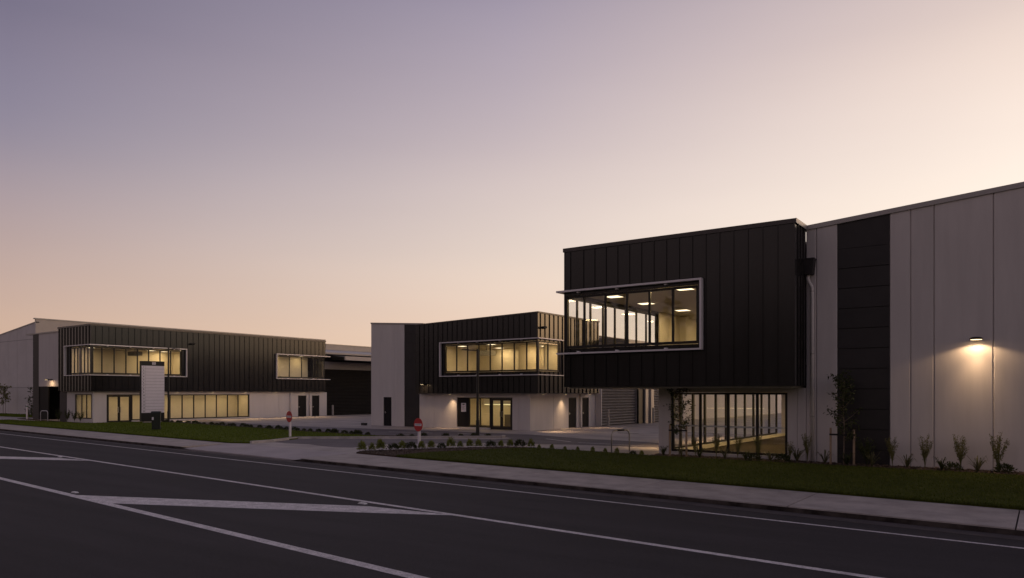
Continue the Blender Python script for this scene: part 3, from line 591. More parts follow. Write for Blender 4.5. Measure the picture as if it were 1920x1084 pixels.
# ================================================================ LEFT BUILDING
BL = thing('office_building', 'farthest charcoal clad building with long lit ground floor glazing behind the address sign', 'building', (-70, 40, 0))
lu = [(29.3, 37.28, 3.98, 6.26), (47.44, 53.8, 3.98, 6.26)]; ln = [(-66.66, -62.9, 3.98, 6.26)]
m = MB(); wall(m, 'y', -63.15, -63.0, 29.58, 53.67, 2.60, 7.93, lu); wall(m, 'x', 29.43, 29.58, -68.7, -63.0, 2.60, 7.93, ln); wall(m, 'x', 53.52, 53.67, -68.7, -63.15, 2.60, 7.93, [(-65.18, -62.9, 3.98, 6.26)])
lrp = frange(29.81, 53.6, .535)
ribs(m, 'y', -63.0, -62.955, lrp, .032, 2.60, 7.93, lu); ribs(m, 'x', 29.37, 29.43, frange(-68.6, -63.1, .53), .05, 2.60, 7.93, ln)
m.box(-63.02, -62.985, 29.41, 29.43, 2.6, 7.93); m.build('cladding', CLAD, BL)
m = MB(); m.box(-63.18, -62.94, 29.36, 53.72, 7.93, 8.07); m.box(-68.75, -63.18, 29.36, 29.6, 7.932, 8.068); m.box(-68.75, -63.18, 53.5, 53.72, 7.932, 8.068); m.build('fascia', mat('dark_flashing_c', (.09, .078, .07), rough=.4, metal=.3, var=.1), BL)
MB().box(-68.68, -63.16, 29.59, 53.5, 2.54, 2.60).build('soffit', mat('soffit_board_c', (.40, .37, .34), rough=.7, var=.05), BL)
MB().box(-68.68, -63.16, 29.59, 53.5, 7.6, 7.7).build('roof', ROOFM, BL); m = MB(); m.box(-68.69, -68.56, 29.59, 31.2, 2.6, 7.9); m.box(-68.69, -68.56, 31.2, 53.5, 2.6, 7.9); m.build('rear_wall', PANEL, BL)
MB().box(-68.55, -63.16, 29.59, 53.5, 2.61, 3.25).build('floor', CARPET, BL)
MB().box(-68.55, -63.16, 29.59, 53.5, 6.36, 6.44).build('ceiling', CEIL, BL)
m = MB(); m.box(-68.54, -63.21, 45.0, 45.1, 3.25, 6.36); m.box(-68.54, -68.5, 29.64, 45, 3.25, 6.36); m.box(-63.2, -63.16, 37.3, 45, 3.25, 6.36); m.box(-68.5, -63.2, 29.59, 29.63, 3.25, 3.97); m.box(-63.2, -63.165, 29.63, 37.3, 3.25, 3.97); m.box(-63.2, -63.165, 45.1, 53.5, 3.25, 3.97); m.box(-65.3, -65.2, 46.1, 53.1, 3.25, 6.36); m.box(-65.2, -63.21, 46, 46.1, 3.25, 6.36); m.box(-63.2, -63.165, 45.1, 47.4, 3.97, 6.36)
m.box(-68.49, -63.21, 39.6, 39.7, 3.25, 6.36)
m.build('inner_wall', INNER, BL)
window(BL, 'y', -63.11, -63.04, [29.6, 30.33, 31.32, 32.30, 33.28, 34.26, 35.28, 36.25, 37.18], 4.0, 6.22, bar=.09, bot=.12)
window(BL, 'x', 29.47, 29.54, [-66.58, -65.98, -65.40, -64.82, -64.24, -63.66, -63.16], 4.0, 6.22, bar=.09, bot=.12)
MB().box(-63.16, -63.002, 29.432, 29.58, 3.99, 6.25).build('corner_post', FRAME, BL)
window(BL, 'y', -63.11, -63.04, [47.52, 49.02, 50.57, 52.14, 53.55], 4.0, 6.22, bar=.09, bot=.12)
window(BL, 'x', 53.56, 53.63, [-65.12, -64.15, -63.15], 4.0, 6.22, bar=.09, bot=.12)
m = MB(); m.box(-62.95, -62.78, 29.20, 37.66, 6.34, 6.41); m.box(-62.95, -62.78, 29.20, 37.66, 3.88, 3.94); m.box(-62.95, -62.782, 37.59, 37.658, 3.94, 6.34); m.box(-67.23, -62.95, 29.202, 29.37, 6.342, 6.408); m.box(-67.23, -62.95, 29.202, 29.37, 3.882, 3.938); m.box(-67.228, -67.15, 29.204, 29.37, 3.938, 6.342)
ws1 = m.build('window_surround', SHADE, BL)
m = MB(); m.box(-62.95, -62.78, 47.27, 54.2, 6.34, 6.41); m.box(-62.95, -62.78, 47.27, 54.2, 3.88, 3.94); m.box(-62.95, -62.782, 47.272, 47.34, 3.94, 6.34); m.box(-66.4, -62.95, 53.74, 54.198, 6.342, 6.408)
ws2 = m.build('window_surround', SHADE, BL)
for w_, ys in ((ws1, (30.7, 32.6, 34.6, 36.5)), (ws2, (48.7, 50.4, 52.0))):
    for y in ys: MB().box(-62.998, -62.84, y - .05, y + .05, 3.942, 3.99).build('bracket', SHADE, w_); MB().box(-62.998, -62.84, y - .05, y + .05, 6.28, 6.338).build('bracket', SHADE, w_)
lo = [(30.87, 32.98, -.05, 2.33), (32.98, 44.56, .10, 2.33), (50.38, 51.46, -.05, 2.2), (52.2, 53.2, -.05, 2.2)]
m = MB(); wall(m, 'y', -63.6, -63.4, 29.8, 54.2, -.2, 2.535, lo, cuts=(48.0, 49.5), gap=.008); m.build('lower_wall', PANELW, BL)
m = MB(); wall(m, 'x', 29.8, 30.0, -68.0, -63.6, -.2, 2.535, [(-66.6, -63.65, .30, 2.36)], cuts=(-67.2,), gap=.008); m.build('end_wall', PANELW, BL)
MB().box(-69.3, -68.005, 29.79, 30, -.2, 2.535).build('black_panel', BLACKP, BL)
window(BL, 'x', 29.84, 29.91, [-66.55, -65.5, -64.68, -63.83], .31, 2.35, bar=.09)
window(BL, 'y', -63.56, -63.48, [33.03, 34.15, 35.3, 36.45, 37.6, 38.73, 39.88, 41.03, 42.2, 43.34, 44.5], .11, 2.32, bar=.085, bot=.09)
def double_door_y(parent, c, a0, a1, z1):
    f = MB(); mid = (a0 + a1) / 2
    put(f, 'y', c - .08, c, a0, a0 + .09, 0, z1); put(f, 'y', c - .08, c, a1 - .09, a1, 0, z1); put(f, 'y', c - .08, c, a0 + .09, a1 - .09, z1 - .09, z1); f.build('door_frame', FRAME, parent)
    for q0, q1, hs in ((a0 + .095, mid - .004, mid - .1), (mid + .004, a1 - .095, mid + .1)):
        d = MB(); put(d, 'y', c - .065, c - .02, q0, q0 + .10, .01, z1 - .095); put(d, 'y', c - .065, c - .02, q1 - .10, q1, .01, z1 - .095); put(d, 'y', c - .065, c - .02, q0 + .1, q1 - .1, .01, .12); put(d, 'y', c - .065, c - .02, q0 + .1, q1 - .1, z1 - .2, z1 - .095)
        do = d.build('door', FRAME, parent); g = MB(); put(g, 'y', c - .046, c - .038, q0 + .102, q1 - .102, .122, z1 - .202); g.build('pane', GLASS, do)
        MB().tube([(c - .02, hs, .8), (c + .07, hs, .82), (c + .07, hs, 1.25), (c - .02, hs, 1.27)], .025, 6).build('handle', STEEL, do)
double_door_y(BL, -63.45, 30.89, 32.96, 2.32)
door(BL, 'y', -63.52, -63.45, 50.4, 51.44, 2.19, 50.52, -63.42); door(BL, 'y', -63.52, -63.45, 52.22, 53.18, 2.19, 52.34, -63.42)
for y in (49.35, 51.85): MB().tube([(-63.33, y, 2.53), (-63.33, y, 0)], .05, 8).build('downpipe', PVC, BL, smooth=True)
MB().box(-69.29, -63.6, 30, 54, -.1, .012).build('floor', CARPET, BL)
MB().box(-69.29, -63.6, 30, 54, 2.46, 2.53).build('ceiling', CEIL, BL)
m = MB(); m.box(-69.4, -69.3, 30.01, 45, .012, 2.46); m.box(-69.3, -63.61, 45.2, 45.3, .012, 2.46); m.box(-63.64, -63.61, 44.6, 45.2, .012, 2.46); m.box(-66.7, -66.6, 30.01, 45.2, .012, 2.46); m.build('inner_wall', INNER, BL)
# grey wing to the left of the box
m = MB(); wall(m, 'x', 31, 31.2, -76.36, -68.5, 3.06, 7.94); m.build('wing_wall', PANEL, BL)
m = MB(); z = 7.94
while z > .1: m.box(-77.6, -76.365, 31.0, 31.2, max(-.1, z - .677 + .02), z); z -= .677
m.build('black_panel', BLACKP, BL); MB().box(-77.59, -76.37, 31.03, 31.19, -.1, 7.9).build('panel_backing', FRAME, BL)
m = MB(); m.box(-76.36, -74.5, 31.05, 31.15, -.1, 3.055); m.build('recess_panel', ROLLD, BL); m = MB(); m.box(-76.36, -69.3, 33.0, 33.1, -.1, 3.055); m.box(-76.36, -68.7, 31.21, 33.0, 3.06, 3.1); m.box(-69.35, -69.3, 30.01, 33, -.1, 3.055); m.box(-76.5, -76.361, 31.21, 33.1, -.1, 3.055); m.build('recess_wall', FRAME, BL)
m = MB(); m.box(-79.0, -68.76, 30.93, 31.3, 7.945, 8.06); m.build('fascia', TRIM, BL)
# warehouse behind
lw = lambda x: 10.3 + .105 * (x + 92.4)
m = MB(); wall(m, 'x', 37, 37.3, -140, -92.02, -.2, lw, cuts=tuple(-92.02 - 2.35 * k for k in range(1, 20)), gap=.02); m.build('warehouse_wall', mat('pale_precast_b', (.58, .54, .54), rough=.7, var=.06, scale=.5), BL)
m = MB()
for z in (3.05, 8.5): m.box(-140, -92.03, 36.99, 37.0, z, z + .05)
m.build('wall_joint', mat('joint_sealant', (.26, .24, .245), rough=.8), BL)
m = MB(); put(m, 'x', 36.95, 37.4, -140, -92.0, 5, 10.45 + .105 * (-140 + 92.4), 10.45); m.v = [(x, y, (z if i % 8 > 3 else lw(x) + .001)) for i, (x, y, z) in enumerate(m.v)]; m.build('fascia', TRIM, BL)
FAS = mat('pale_fascia', (.40, .36, .34), rough=.55, var=.05, scale=.8)
m = MB()
yy = 37.0
while yy < 78: m.box(-92.2, -92.0, yy + .02, min(yy + 5.9, 78.4), 7.0, 10.75); yy += 5.92
while yy < 160: m.box(-92.2, -92.0, yy + .02, yy + 5.9, 9.2, 10.12); yy += 5.92
m.build('roof_fascia', FAS, BL)
m = MB(); m.box(-92.3, -91.93, 36.9, 78.4, 10.75, 10.87); m.box(-92.3, -91.93, 78.45, 160, 10.12, 10.24); m.build('fascia_capping', TRIM, BL)
m = MB(); m.hexa([(-91.99, 54, 9.1), (-64, 54, 6.7), (-64, 160, 6.7), (-91.99, 160, 9.1), (-91.99, 54, 9.3), (-64, 54, 6.78), (-64, 160, 6.78), (-91.99, 160, 9.3)]); m.hexa([(-91.99, 37.4, 8.0), (-77, 37.4, 7.4), (-77, 54, 7.4), (-91.99, 54, 8.0), (-91.99, 37.4, 8.1), (-77, 37.4, 7.5), (-77, 54, 7.5), (-91.99, 54, 8.1)]); m.hexa([(-140, 37.4, 4), (-92.3, 37.4, 4), (-92.3, 160, 4), (-140, 160, 4), (-140, 37.4, 5.2), (-92.3, 37.4, 10.2), (-92.3, 160, 10.2), (-140, 160, 5.2)]); m.build('roof', ROOFM, BL)
m = MB(); wall(m, 'y', -64.2, -64, 54.2, 160, -.2, 5.9, [(54.4, 72, -.3, 5.08)]); m.build('lintel_wall', mat('lintel_grey', (.20, .18, .175), rough=.6, var=.06), BL)
m = MB(); m.box(-64.6, -64.5, 54.2, 160, 5.9, 6.7); m.box(-77.5, -69.4, 30.5, 30.6, 9, 9.01) if False else None; m.build('canopy_shadow', FRAME, BL)  # near-black strip standing in for the shadow gap under the canopy
corrugated('y', -64.15, .05, 54.45, 71.9, 0, 5.07, .16).build('roller_door', ROLLD, BL)
cn = MB(); cn.hexa([(-63.99, 54.9, 6.15), (-61.4, 54.9, 6.02), (-61.4, 90, 6.02), (-63.99, 90, 6.15), (-63.99, 54.9, 6.62), (-61.4, 54.9, 6.36), (-61.4, 90, 6.36), (-63.99, 90, 6.62)]); co = cn.build('canopy', FRAME, BL)
MB().box(-61.398, -61.2, 54.88, 90, 6.0, 6.42).build('gutter', FAS, co)
MB().box(-64.0, -63.75, 54.2, 160, 6.72, 6.9).build('gutter', FAS, BL)

# ================================================================ LAMPS
def ceiling_light(loc, sx, sy, power, label, group, col=WARMI):
    t = thing('ceiling_light', label, 'ceiling light', loc, 0, group)
    x, y, z = loc
    m = MB(); fw = .03
    m.box(x - sx / 2 - fw, x + sx / 2 + fw, y - sy / 2 - fw, y - sy / 2, z - .025, z); m.box(x - sx / 2 - fw, x + sx / 2 + fw, y + sy / 2, y + sy / 2 + fw, z - .025, z)
    m.box(x - sx / 2 - fw, x - sx / 2, y - sy / 2, y + sy / 2, z - .025, z); m.box(x + sx / 2, x + sx / 2 + fw, y - sy / 2, y + sy / 2, z - .025, z)
    m.build('frame', WHITE, t)
    MB().box(x - sx / 2, x + sx / 2, y - sy / 2, y + sy / 2, z - .018, z - .002).build('diffuser', LED, t)
    area((x, y, z - .03), sx, sy, power, col, parent=t)
for x, y in ((-14.5, 27.55), (-14.45, 30.5), (-11.25, 27.1), (-14.2, 34.0), (-11.2, 31.0), (-8.6, 29.0), (-8.6, 34.0), (-11.2, 35.5), (-13.6, 38.2)):
    ceiling_light((x, y, 6.418), .62, .62, 26, 'white rectangular ceiling light in the upper glazed room of the right hand building', 'upper room lights of the right building')
for x, y in ((-34.5, 42.1), (-31.6, 41.7), (-33.6, 45.4), (-29.5, 45.4), (-27.4, 41.5), (-31.4, 45.5), (-27.5, 45.2)):
    ceiling_light((x, y, 5.858), .62, .62, 24, 'white rectangular ceiling light in the upper corner room of the middle building', 'upper room lights of the middle building')
for x, y in ((-66.9, 31.2), (-66.9, 36.6), (-64.6, 38.4), (-67.6, 38.2)):
    ceiling_light((x, y, 6.358), .6, .6, 24, 'white rectangular ceiling light in the big upper window of the left building', 'upper room lights of the left building')
ceiling_light((-64.3, 48.5, 6.358), .5, .5, 18, 'small square ceiling light in the small upper window of the left building', None)
ceiling_light((-64.3, 51.6, 6.358), .5, .5, 14, 'second square ceiling light nearest the end glazing of the left building', None)
for x, y in ((-10.5, 29.3), (-7.6, 29.3), (-10.5, 33.5), (-8.0, 37.0), (-10.2, 40.5), (-7.5, 42)):
    ceiling_light((x, y, 2.498), 1.2, .3, 36, 'slim ceiling light in the dim ground floor room of the right building', 'ground floor lights of the right building')
for x, y in ((-35, 42.5), (-32.6, 42.4), (-29.2, 42.0), (-28.4, 44.2)):
    ceiling_light((x, y, 2.278), 1.2, .3, 26, 'slim ceiling light behind the entrance doors of the middle building', 'entrance lights of the middle building')
for y in (31.2, 33.6, 35.8, 38.0, 40.2, 42.4, 44.0):
    ceiling_light((-65.2, y, 2.458), .3, 1.2, 14, 'slim ceiling light over the long lit ground floor of the left building', 'ground floor lights of the left building')

def wall_light(loc, nrm, label, power, color=WARM, r=.12, arm=.16, throw=0):
    x, y, z = loc; n = Vector(nrm)
    t = thing('wall_light', label, 'wall light', loc, 0)
    c = Vector(loc) + n * arm
    b = MB(); b.box(*(lambda p, q: (min(p.x, q.x), max(p.x, q.x), min(p.y, q.y), max(p.y, q.y), min(p.z, q.z), max(p.z, q.z)))(Vector(loc) + n.orthogonal() * .0 + Vector((-.07 * abs(n.y), -.07 * abs(n.x), -.02)), Vector(loc) + n * arm * .7 + Vector((.07 * abs(n.y), .07 * abs(n.x), .06))))
    b.build('bracket', FRAME, t)
    h = MB(); h.tube([(c.x, c.y, c.z - .02), (c.x, c.y, c.z + .005), (c.x, c.y, c.z + .035), (c.x, c.y, c.z + .06)], [r * 1.25, r * 1.3, r * 1.15, r * .7], 20); h.build('housing', FRAME, t, smooth=False)
    l = MB(); l.tube([(c.x, c.y, c.z - .028), (c.x, c.y, c.z - .021)], [r * .95, r * 1.15], 20); l.build('lens', LAMP, t)
    area((c.x, c.y, c.z - .034), r * 1.9, r * 1.9, power, color, shape='DISK', parent=t)
    if throw:      # a shallow cup: wide soft edged beam, with a stronger narrow beam straight down
        for pw, ss, bl in ((throw, 154, .25), (throw * 1.3, 84, 1.0)):
            l = bpy.data.lights.new('lamp_light', 'SPOT'); l.energy = pw; l.color = color; l.spot_size = R(ss); l.spot_blend = bl; l.shadow_soft_size = .07
            o = bpy.data.objects.new('lamp_light', l); COL.objects.link(o); o.location = (c.x, c.y, c.z - .04); o.parent = t; o.matrix_parent_inverse = abs_matrix(t).inverted()
wall_light((-1.71, 26.99, 4.06), (0, -1, 0), 'small round wall lamp glowing on the long grey wall', 2, arm=.34, r=.14, throw=64)
wall_light((-35.5, 39.15, 3.05), (0, -1, 0), 'small lit lamp on the dark cladding of the middle building', 8, arm=.3, r=.10)
wall_light((-73.6, 30.99, 3.66), (0, -1, 0), 'lit wall lamp above the dark recess of the left building', 16, arm=.5, r=.12)
def downlight(x, y, z, power, label, group, tilt=0, sp=88):
    t = thing('downlight', label, 'downlight', (x, y, z), 0, group)
    MB().tube([(x, y, z - .02), (x, y, z)], .10, 16).build('rim', WHITE, t); MB().tube([(x, y, z - .024), (x, y, z - .0205)], .075, 16).build('lens', LAMP, t)
    area((x, y, z - .03), .14, .14, power, WARM, rot=(0, R(-tilt), 0), shape='DISK', parent=t, spread=sp)
for x, y, p, tl, sp_ in ((-33.45, 39.45, 8, 0, 88), (-26.62, 43.6, 9, 0, 88), (-26.25, 40.2, 30, 32, 75), (-26.25, 46.2, 16, 28, 75)): downlight(x, y, 2.358, p, 'round downlight under the overhang of the middle building, tilted pair added', 'soffit downlights of the middle building', tl, sp_)  # tilted pair is added to throw warm light onto the yard
for y in (37, 40.5, 44, 47.5, 51): downlight(-63.22, y, 2.538, 42, 'added downlight under the overhang of the left building, warming the apron', 'added apron lights of the left building', 48, 80)  # added lamps, tilted outward to warm the concrete; its real source lies elsewhere
for x, y in ((-14.0, 31), (-14.0, 35.5), (-14.0, 38.8)): downlight(x, y, 2.598, 22, 'round downlight under the overhang of the right building', 'soffit downlights of the right building')

# security cameras
def camera_thing(loc, n, label):
    t = thing('security_camera', label, 'security camera', loc); n = Vector(n); p = Vector(loc); s_ = n.cross(Vector((0, 0, 1)))
    MB().tube([p, p + n * .16], .09, 12).build('mount', DOORM, t); MB().tube([p + n * .12 - s_ * .1 + Vector((0, 0, .02)), p + n * .2 + s_ * .34 - Vector((0, 0, .03))], .075, 10).build('body', DOORM, t)
camera_thing((-25.995, 39.86, 6.6), (1, 0, 0), 'dark security camera on the warm lit ribbed end of the middle building')
camera_thing((-62.995, 38.35, 6.9), (1, 0, 0), 'dark security camera on the long ribbed face of the left building')
# air conditioners
for loc, label in (((-33.0, 43.0, 5.0), 'white air conditioner on the ceiling of the middle upper room'), ((-66.0, 34.6, 5.62), 'dark air conditioning duct under the ceiling of the left upper room')):
    t = thing('air_conditioner', label, 'air conditioner', loc); x, y, z = loc
    mm_ = WHITE if 'white' in label else mat('grey_duct', (.22, .20, .17), rough=.5)
    MB().box(x - .6, x + .6, y - .35, y + .35, z + .15, z + .5).build('casing', mm_, t)
    g = MB()
    for k in range(5): g.box(x - .55, x + .55, y - .36, y - .351, z + .18 + .06 * k, z + .205 + .06 * k)
    g.build('grille', FRAME, t)
    MB().tube([(x, y, z + .5), (x, y, z + .86 if 'white' in label else z + .74)], .05, 8).build('hanger', STEEL, t)
# light poles
def pole(loc, h, label, armv, mat_):
    t = thing('light_pole', label, 'light pole', loc); x, y, z = loc
    MB().tube([(x, y, 0), (x, y, .9), (x, y, .95), (x, y, h)], [.10, .10, .075, .065], 10).build('post', BLKPOLE, t)
    MB().tube([(x, y, 0), (x, y, .05)], .14, 10).build('base_plate', BLKPOLE, t)
    a = Vector(armv); e = Vector((x, y, h)) + a
    MB().tube([(x, y, h - .08), (e.x, e.y, h - .05)], .025, 8).build('arm', BLKPOLE, t)
    m = MB(); d = a.normalized(); s_ = Vector((-d.y, d.x, 0)) * .09; q = e + d * .4
    m.hexa([tuple(e + s_ + Vector((0, 0, -.09))), tuple(e - s_ + Vector((0, 0, -.09))), tuple(q - s_ + Vector((0, 0, -.05))), tuple(q + s_ + Vector((0, 0, -.05))), tuple(e + s_), tuple(e - s_), tuple(q - s_ + Vector((0, 0, -.01))), tuple(q + s_ + Vector((0, 0, -.01)))])
    m.build('lamp_head', mat_, t)
pole((-25.75, 32.75, 0), 4.88, 'tall black light pole in front of the middle entrance', (-.42, -.25, 0), BLKPOLE)
pole((-59.47, 34.0, 0), 6.2, 'tall thin light pole beside the address sign', (.42, .35, 0), STEEL)

# ================================================================ SIGNS
def no_entry(x, y, h, rz, label, dia):
    t = thing('no_entry_sign', label, 'sign', (x, y, 0), rz, 'red no entry signs by the drive')
    r = dia / 2
    def bl(mb, name, m_, par=t):
        o = bpy.data.objects.new(name, mb.mesh(name, m_)); COL.objects.link(o); o.parent = par; return o
    m = MB(); m.hexa([(-.05, .02, 0), (.05, .02, 0), (.05, .11, 0), (-.05, .11, 0), (-.05, .02, h - dia * .35), (.05, .02, h - dia * .35), (.05, .11, h - dia * .35), (-.05, .11, h - dia * .35)]); bl(m, 'post', SIGNW)
    zc_ = h - r; m = MB(); o = 40
    m.v = [(r * math.cos(6.28318 * k / o), yy_, zc_ + r * math.sin(6.28318 * k / o)) for yy_ in (0, .018) for k in range(o)]
    m.f = [tuple(range(o)), tuple(range(o, 2 * o))[::-1]] + [(k, k + o, (k + 1) % o + o, (k + 1) % o) for k in range(o)]
    d = bl(m, 'disc', RED)
    b = bl(MB().box(-r * .78, r * .78, -.004, -.0005, zc_ - r * .17, zc_ + r * .17), 'bar', SIGNW, d)
    bpy.context.view_layer.update()
    tx = text('NO ENTRY', r * .25, INK, None, 'lettering', (0, -.006, zc_), (1, 0, 0), (0, 0, 1), .001); tx.parent = d
    return t
no_entry(-32.99, 25.62, 1.46, R(-8), 'red round no entry sign on white post at the lawn corner', .60)
no_entry(-22.06, 23.9, 1.34, R(-8), 'red round no entry sign on white post in the bark bed', .58)
# address sign
sx, sy = -58.45, 32.1
view = Vector((sx, sy, 0)).normalized(); rz = math.atan2(view.x * -1, view.y) ; rz += R(22)
ps = thing('address_sign', 'tall black and white address board numbered eighty eight with fifteen tenant rows', 'sign', (sx, sy, 0), rz)
SWd, Z0, Z1 = 1.82, .34, 5.0
def psb(mb, name, m_, par=ps):
    o = bpy.data.objects.new(name, mb.mesh(name, m_)); COL.objects.link(o); o.parent = par; return o
psb(MB().box(-SWd / 2, SWd / 2, 0, .30, .18, Z1), 'cabinet', FRAME)
psb(MB().box(-.7, .7, .04, .26, -.1, .18), 'plinth', CONC)
pz0, pz1 = .86, 4.63
pn = psb(MB().box(-SWd / 2 + .03, SWd / 2 - .005, -.02, -.0005, pz0, pz1), 'row_panel', SIGNW)
m = MB(); rh = (pz1 - pz0) / 15
for k in range(1, 15): m.box(-SWd / 2 + .03, SWd / 2 - .005, -.024, -.0205, pz0 + rh * k - .011, pz0 + rh * k + .011)
m.box(-SWd / 2 + .33, -SWd / 2 + .345, -.0235, -.0205, pz0, pz1)
psb(m, 'row_line', mat('row_line_grey', (.42, .39, .41), rough=.5), pn)
bpy.context.view_layer.update()
for k in range(15):
    tx = text(str(k + 1), .16, INK, None, 'row_number', (-SWd / 2 + .19, -.0225, pz1 - rh * (k + .5)), (1, 0, 0), (0, 0, 1), .001, bold=True); tx.parent = pn
tx = text('88', .30, SIGNW, None, 'street_number', (0.08, -.004, 4.815), (1, 0, 0), (0, 0, 1), .003, bold=True); tx.parent = ps
# rubbish bin
bt = thing('rubbish_bin', 'dark green lidded litter bin standing on the left lawn before the address sign', 'bin', (-46.5, 25.75, LZ), R(58))
def bb(mb, name, m_): o = bpy.data.objects.new(name, mb.mesh(name, m_)); COL.objects.link(o); o.parent = bt; return o
bb(MB().hexa([(-.23, -.26, .05), (.23, -.26, .05), (.23, .26, .05), (-.23, .26, .05), (-.275, -.32, 1.10), (.275, -.32, 1.10), (.275, .32, 1.10), (-.275, .32, 1.10)]), 'body', BIN)
bb(MB().hexa([(-.30, -.35, 1.10), (.30, -.35, 1.10), (.30, .34, 1.10), (-.30, .34, 1.10), (-.27, -.32, 1.19), (.27, -.32, 1.19), (.27, .31, 1.21), (-.27, .31, 1.21)]), 'lid', BIN)
for s_ in (-.24, .24): bb(MB().tube([(s_ - .03, .28, .1), (s_ + .03, .28, .1)], .1, 12), 'wheel', BLKPOLE)
bb(MB().tube([(-.24, .36, 1.12), (.24, .36, 1.12)], .02, 6), 'handle', BIN)
bb(MB().box(-.23, -.13, -.318, -.298, .66, .84), 'sticker', SIGNW)

# ================================================================ HOOPS, BOLLARDS
def hoop(p, q, h, label, m_, sleeve=True):
    c = ((p[0] + q[0]) / 2, (p[1] + q[1]) / 2, 0); t = thing('cycle_hoop', label, 'cycle stand', c)
    p, q = Vector((*p, 0)), Vector((*q, 0)); d = (q - p); n = d.normalized(); r = .22; u = Vector((0, 0, 1)); pts = [p, p + u * (h - r)]
    for k in range(1, 7): a = math.pi / 2 * k / 6; pts.append(p + u * (h - r + r * math.sin(a)) + n * (r - r * math.cos(a)))
    for k in range(0, 6): a = math.pi / 2 * k / 6; pts.append(q + u * (h - r + r * math.cos(a)) - n * (r - r * math.sin(a)))
    pts += [q + u * (h - r), q]
    MB().tube(pts, .028, 10).build('rail', m_, t, smooth=True)
    if sleeve: MB().tube([p + u * h + n * (r + .1), q + u * h - n * (r + .1)], .036, 10).build('sleeve', STRAP, t, smooth=True)
    for w in (p, q): MB().tube([w, w + u * .012], .07, 12).build('base_plate', STEEL, t)
hoop((-14.3, 26.95), (-14.0, 27.95), .90, 'steel cycle hoop with a black sleeve on the concrete beside the right building', STEEL)
hoop((-70.6, 28.8), (-69.7, 29.0), .92, 'pale metal hoop before the end window of the left building', SHADE, False)
def bollard(x, y, h, r, label, m_, band=None):
    t = thing('bollard', label, 'bollard', (x, y, 0)); MB().tube([(x, y, 0), (x, y, h - .03), (x, y, h)], [r, r, r * .7], 12).build('post', m_, t)
    MB().tube([(x, y, h), (x, y, h + .012)], r * .72, 12).build('cap', m_, t)
    if band: MB().tube([(x, y, h - .22), (x, y, h - .12)], r * 1.04, 12).build('band', band, t)
bollard(-77.1, 30.3, 1.38, .075, 'white post with a green band left of the far building', SIGNW, mat('green_band', (.05, .16, .10), rough=.5))
bollard(-62.9, 54.6, 1.15, .10, 'pale steel bollard at the corner of the dark roller door', TRIM)
bollard(-25.9, 48.3, 1.25, .09, 'grey steel bollard before the ribbed grey roller door', TRIM)
bollard(-26.0, 56.2, 1.25, .09, 'grey bollard between the two grey roller doors', TRIM)
t = thing('drain_grate', 'dark slotted drain grate set in the concrete yard behind the cycle hoop', 'drain grate', (-20.6, 41.0, 0), R(8))
o = bpy.data.objects.new('frame', MB().box(-.62, .62, -.22, .22, -.004, .008).mesh('frame', BLKPOLE)); COL.objects.link(o); o.parent = t
g = MB()
for k in range(10): g.box(-.56 + .115 * k, -.50 + .115 * k, -.18, .18, .008, .014)
o = bpy.data.objects.new('slot', g.mesh('slot', STEEL)); COL.objects.link(o); o.parent = t
t = thing('junction_box', 'small black box on the ground at the left corner of the middle building', 'service box', (-41.9, 39.4, 0))
MB().box(-42.1, -41.7, 39.3, 39.55, 0, .16).build('body', BLKPOLE, t); MB().box(-42.12, -41.68, 39.28, 39.57, .16, .19).build('lid', BLKPOLE, t)
# raised pavement markers
for k, (x, y, lb) in enumerate(((-20.15, 9.02, 'white raised road stud at the near tip of the painted chevron'), (-12.75, 11.95, 'white raised road stud beside the far tip of the painted chevron'), (-31.9, 13.72, 'white raised road stud at the left chevron'))):
    m = MB(); m.hexa([(x - .12, y - .05, -.13), (x + .12, y - .05, -.13), (x + .12, y + .05, -.13), (x - .12, y + .05, -.13), (x - .08, y - .035, -.102), (x + .08, y - .035, -.102), (x + .08, y + .035, -.102), (x - .08, y + .035, -.102)])
    tag(m.build('road_stud', mat('road_stud_white', (.62, .60, .60), rough=.4) if k == 0 else bpy.data.materials['road_stud_white']), lb, 'road stud')

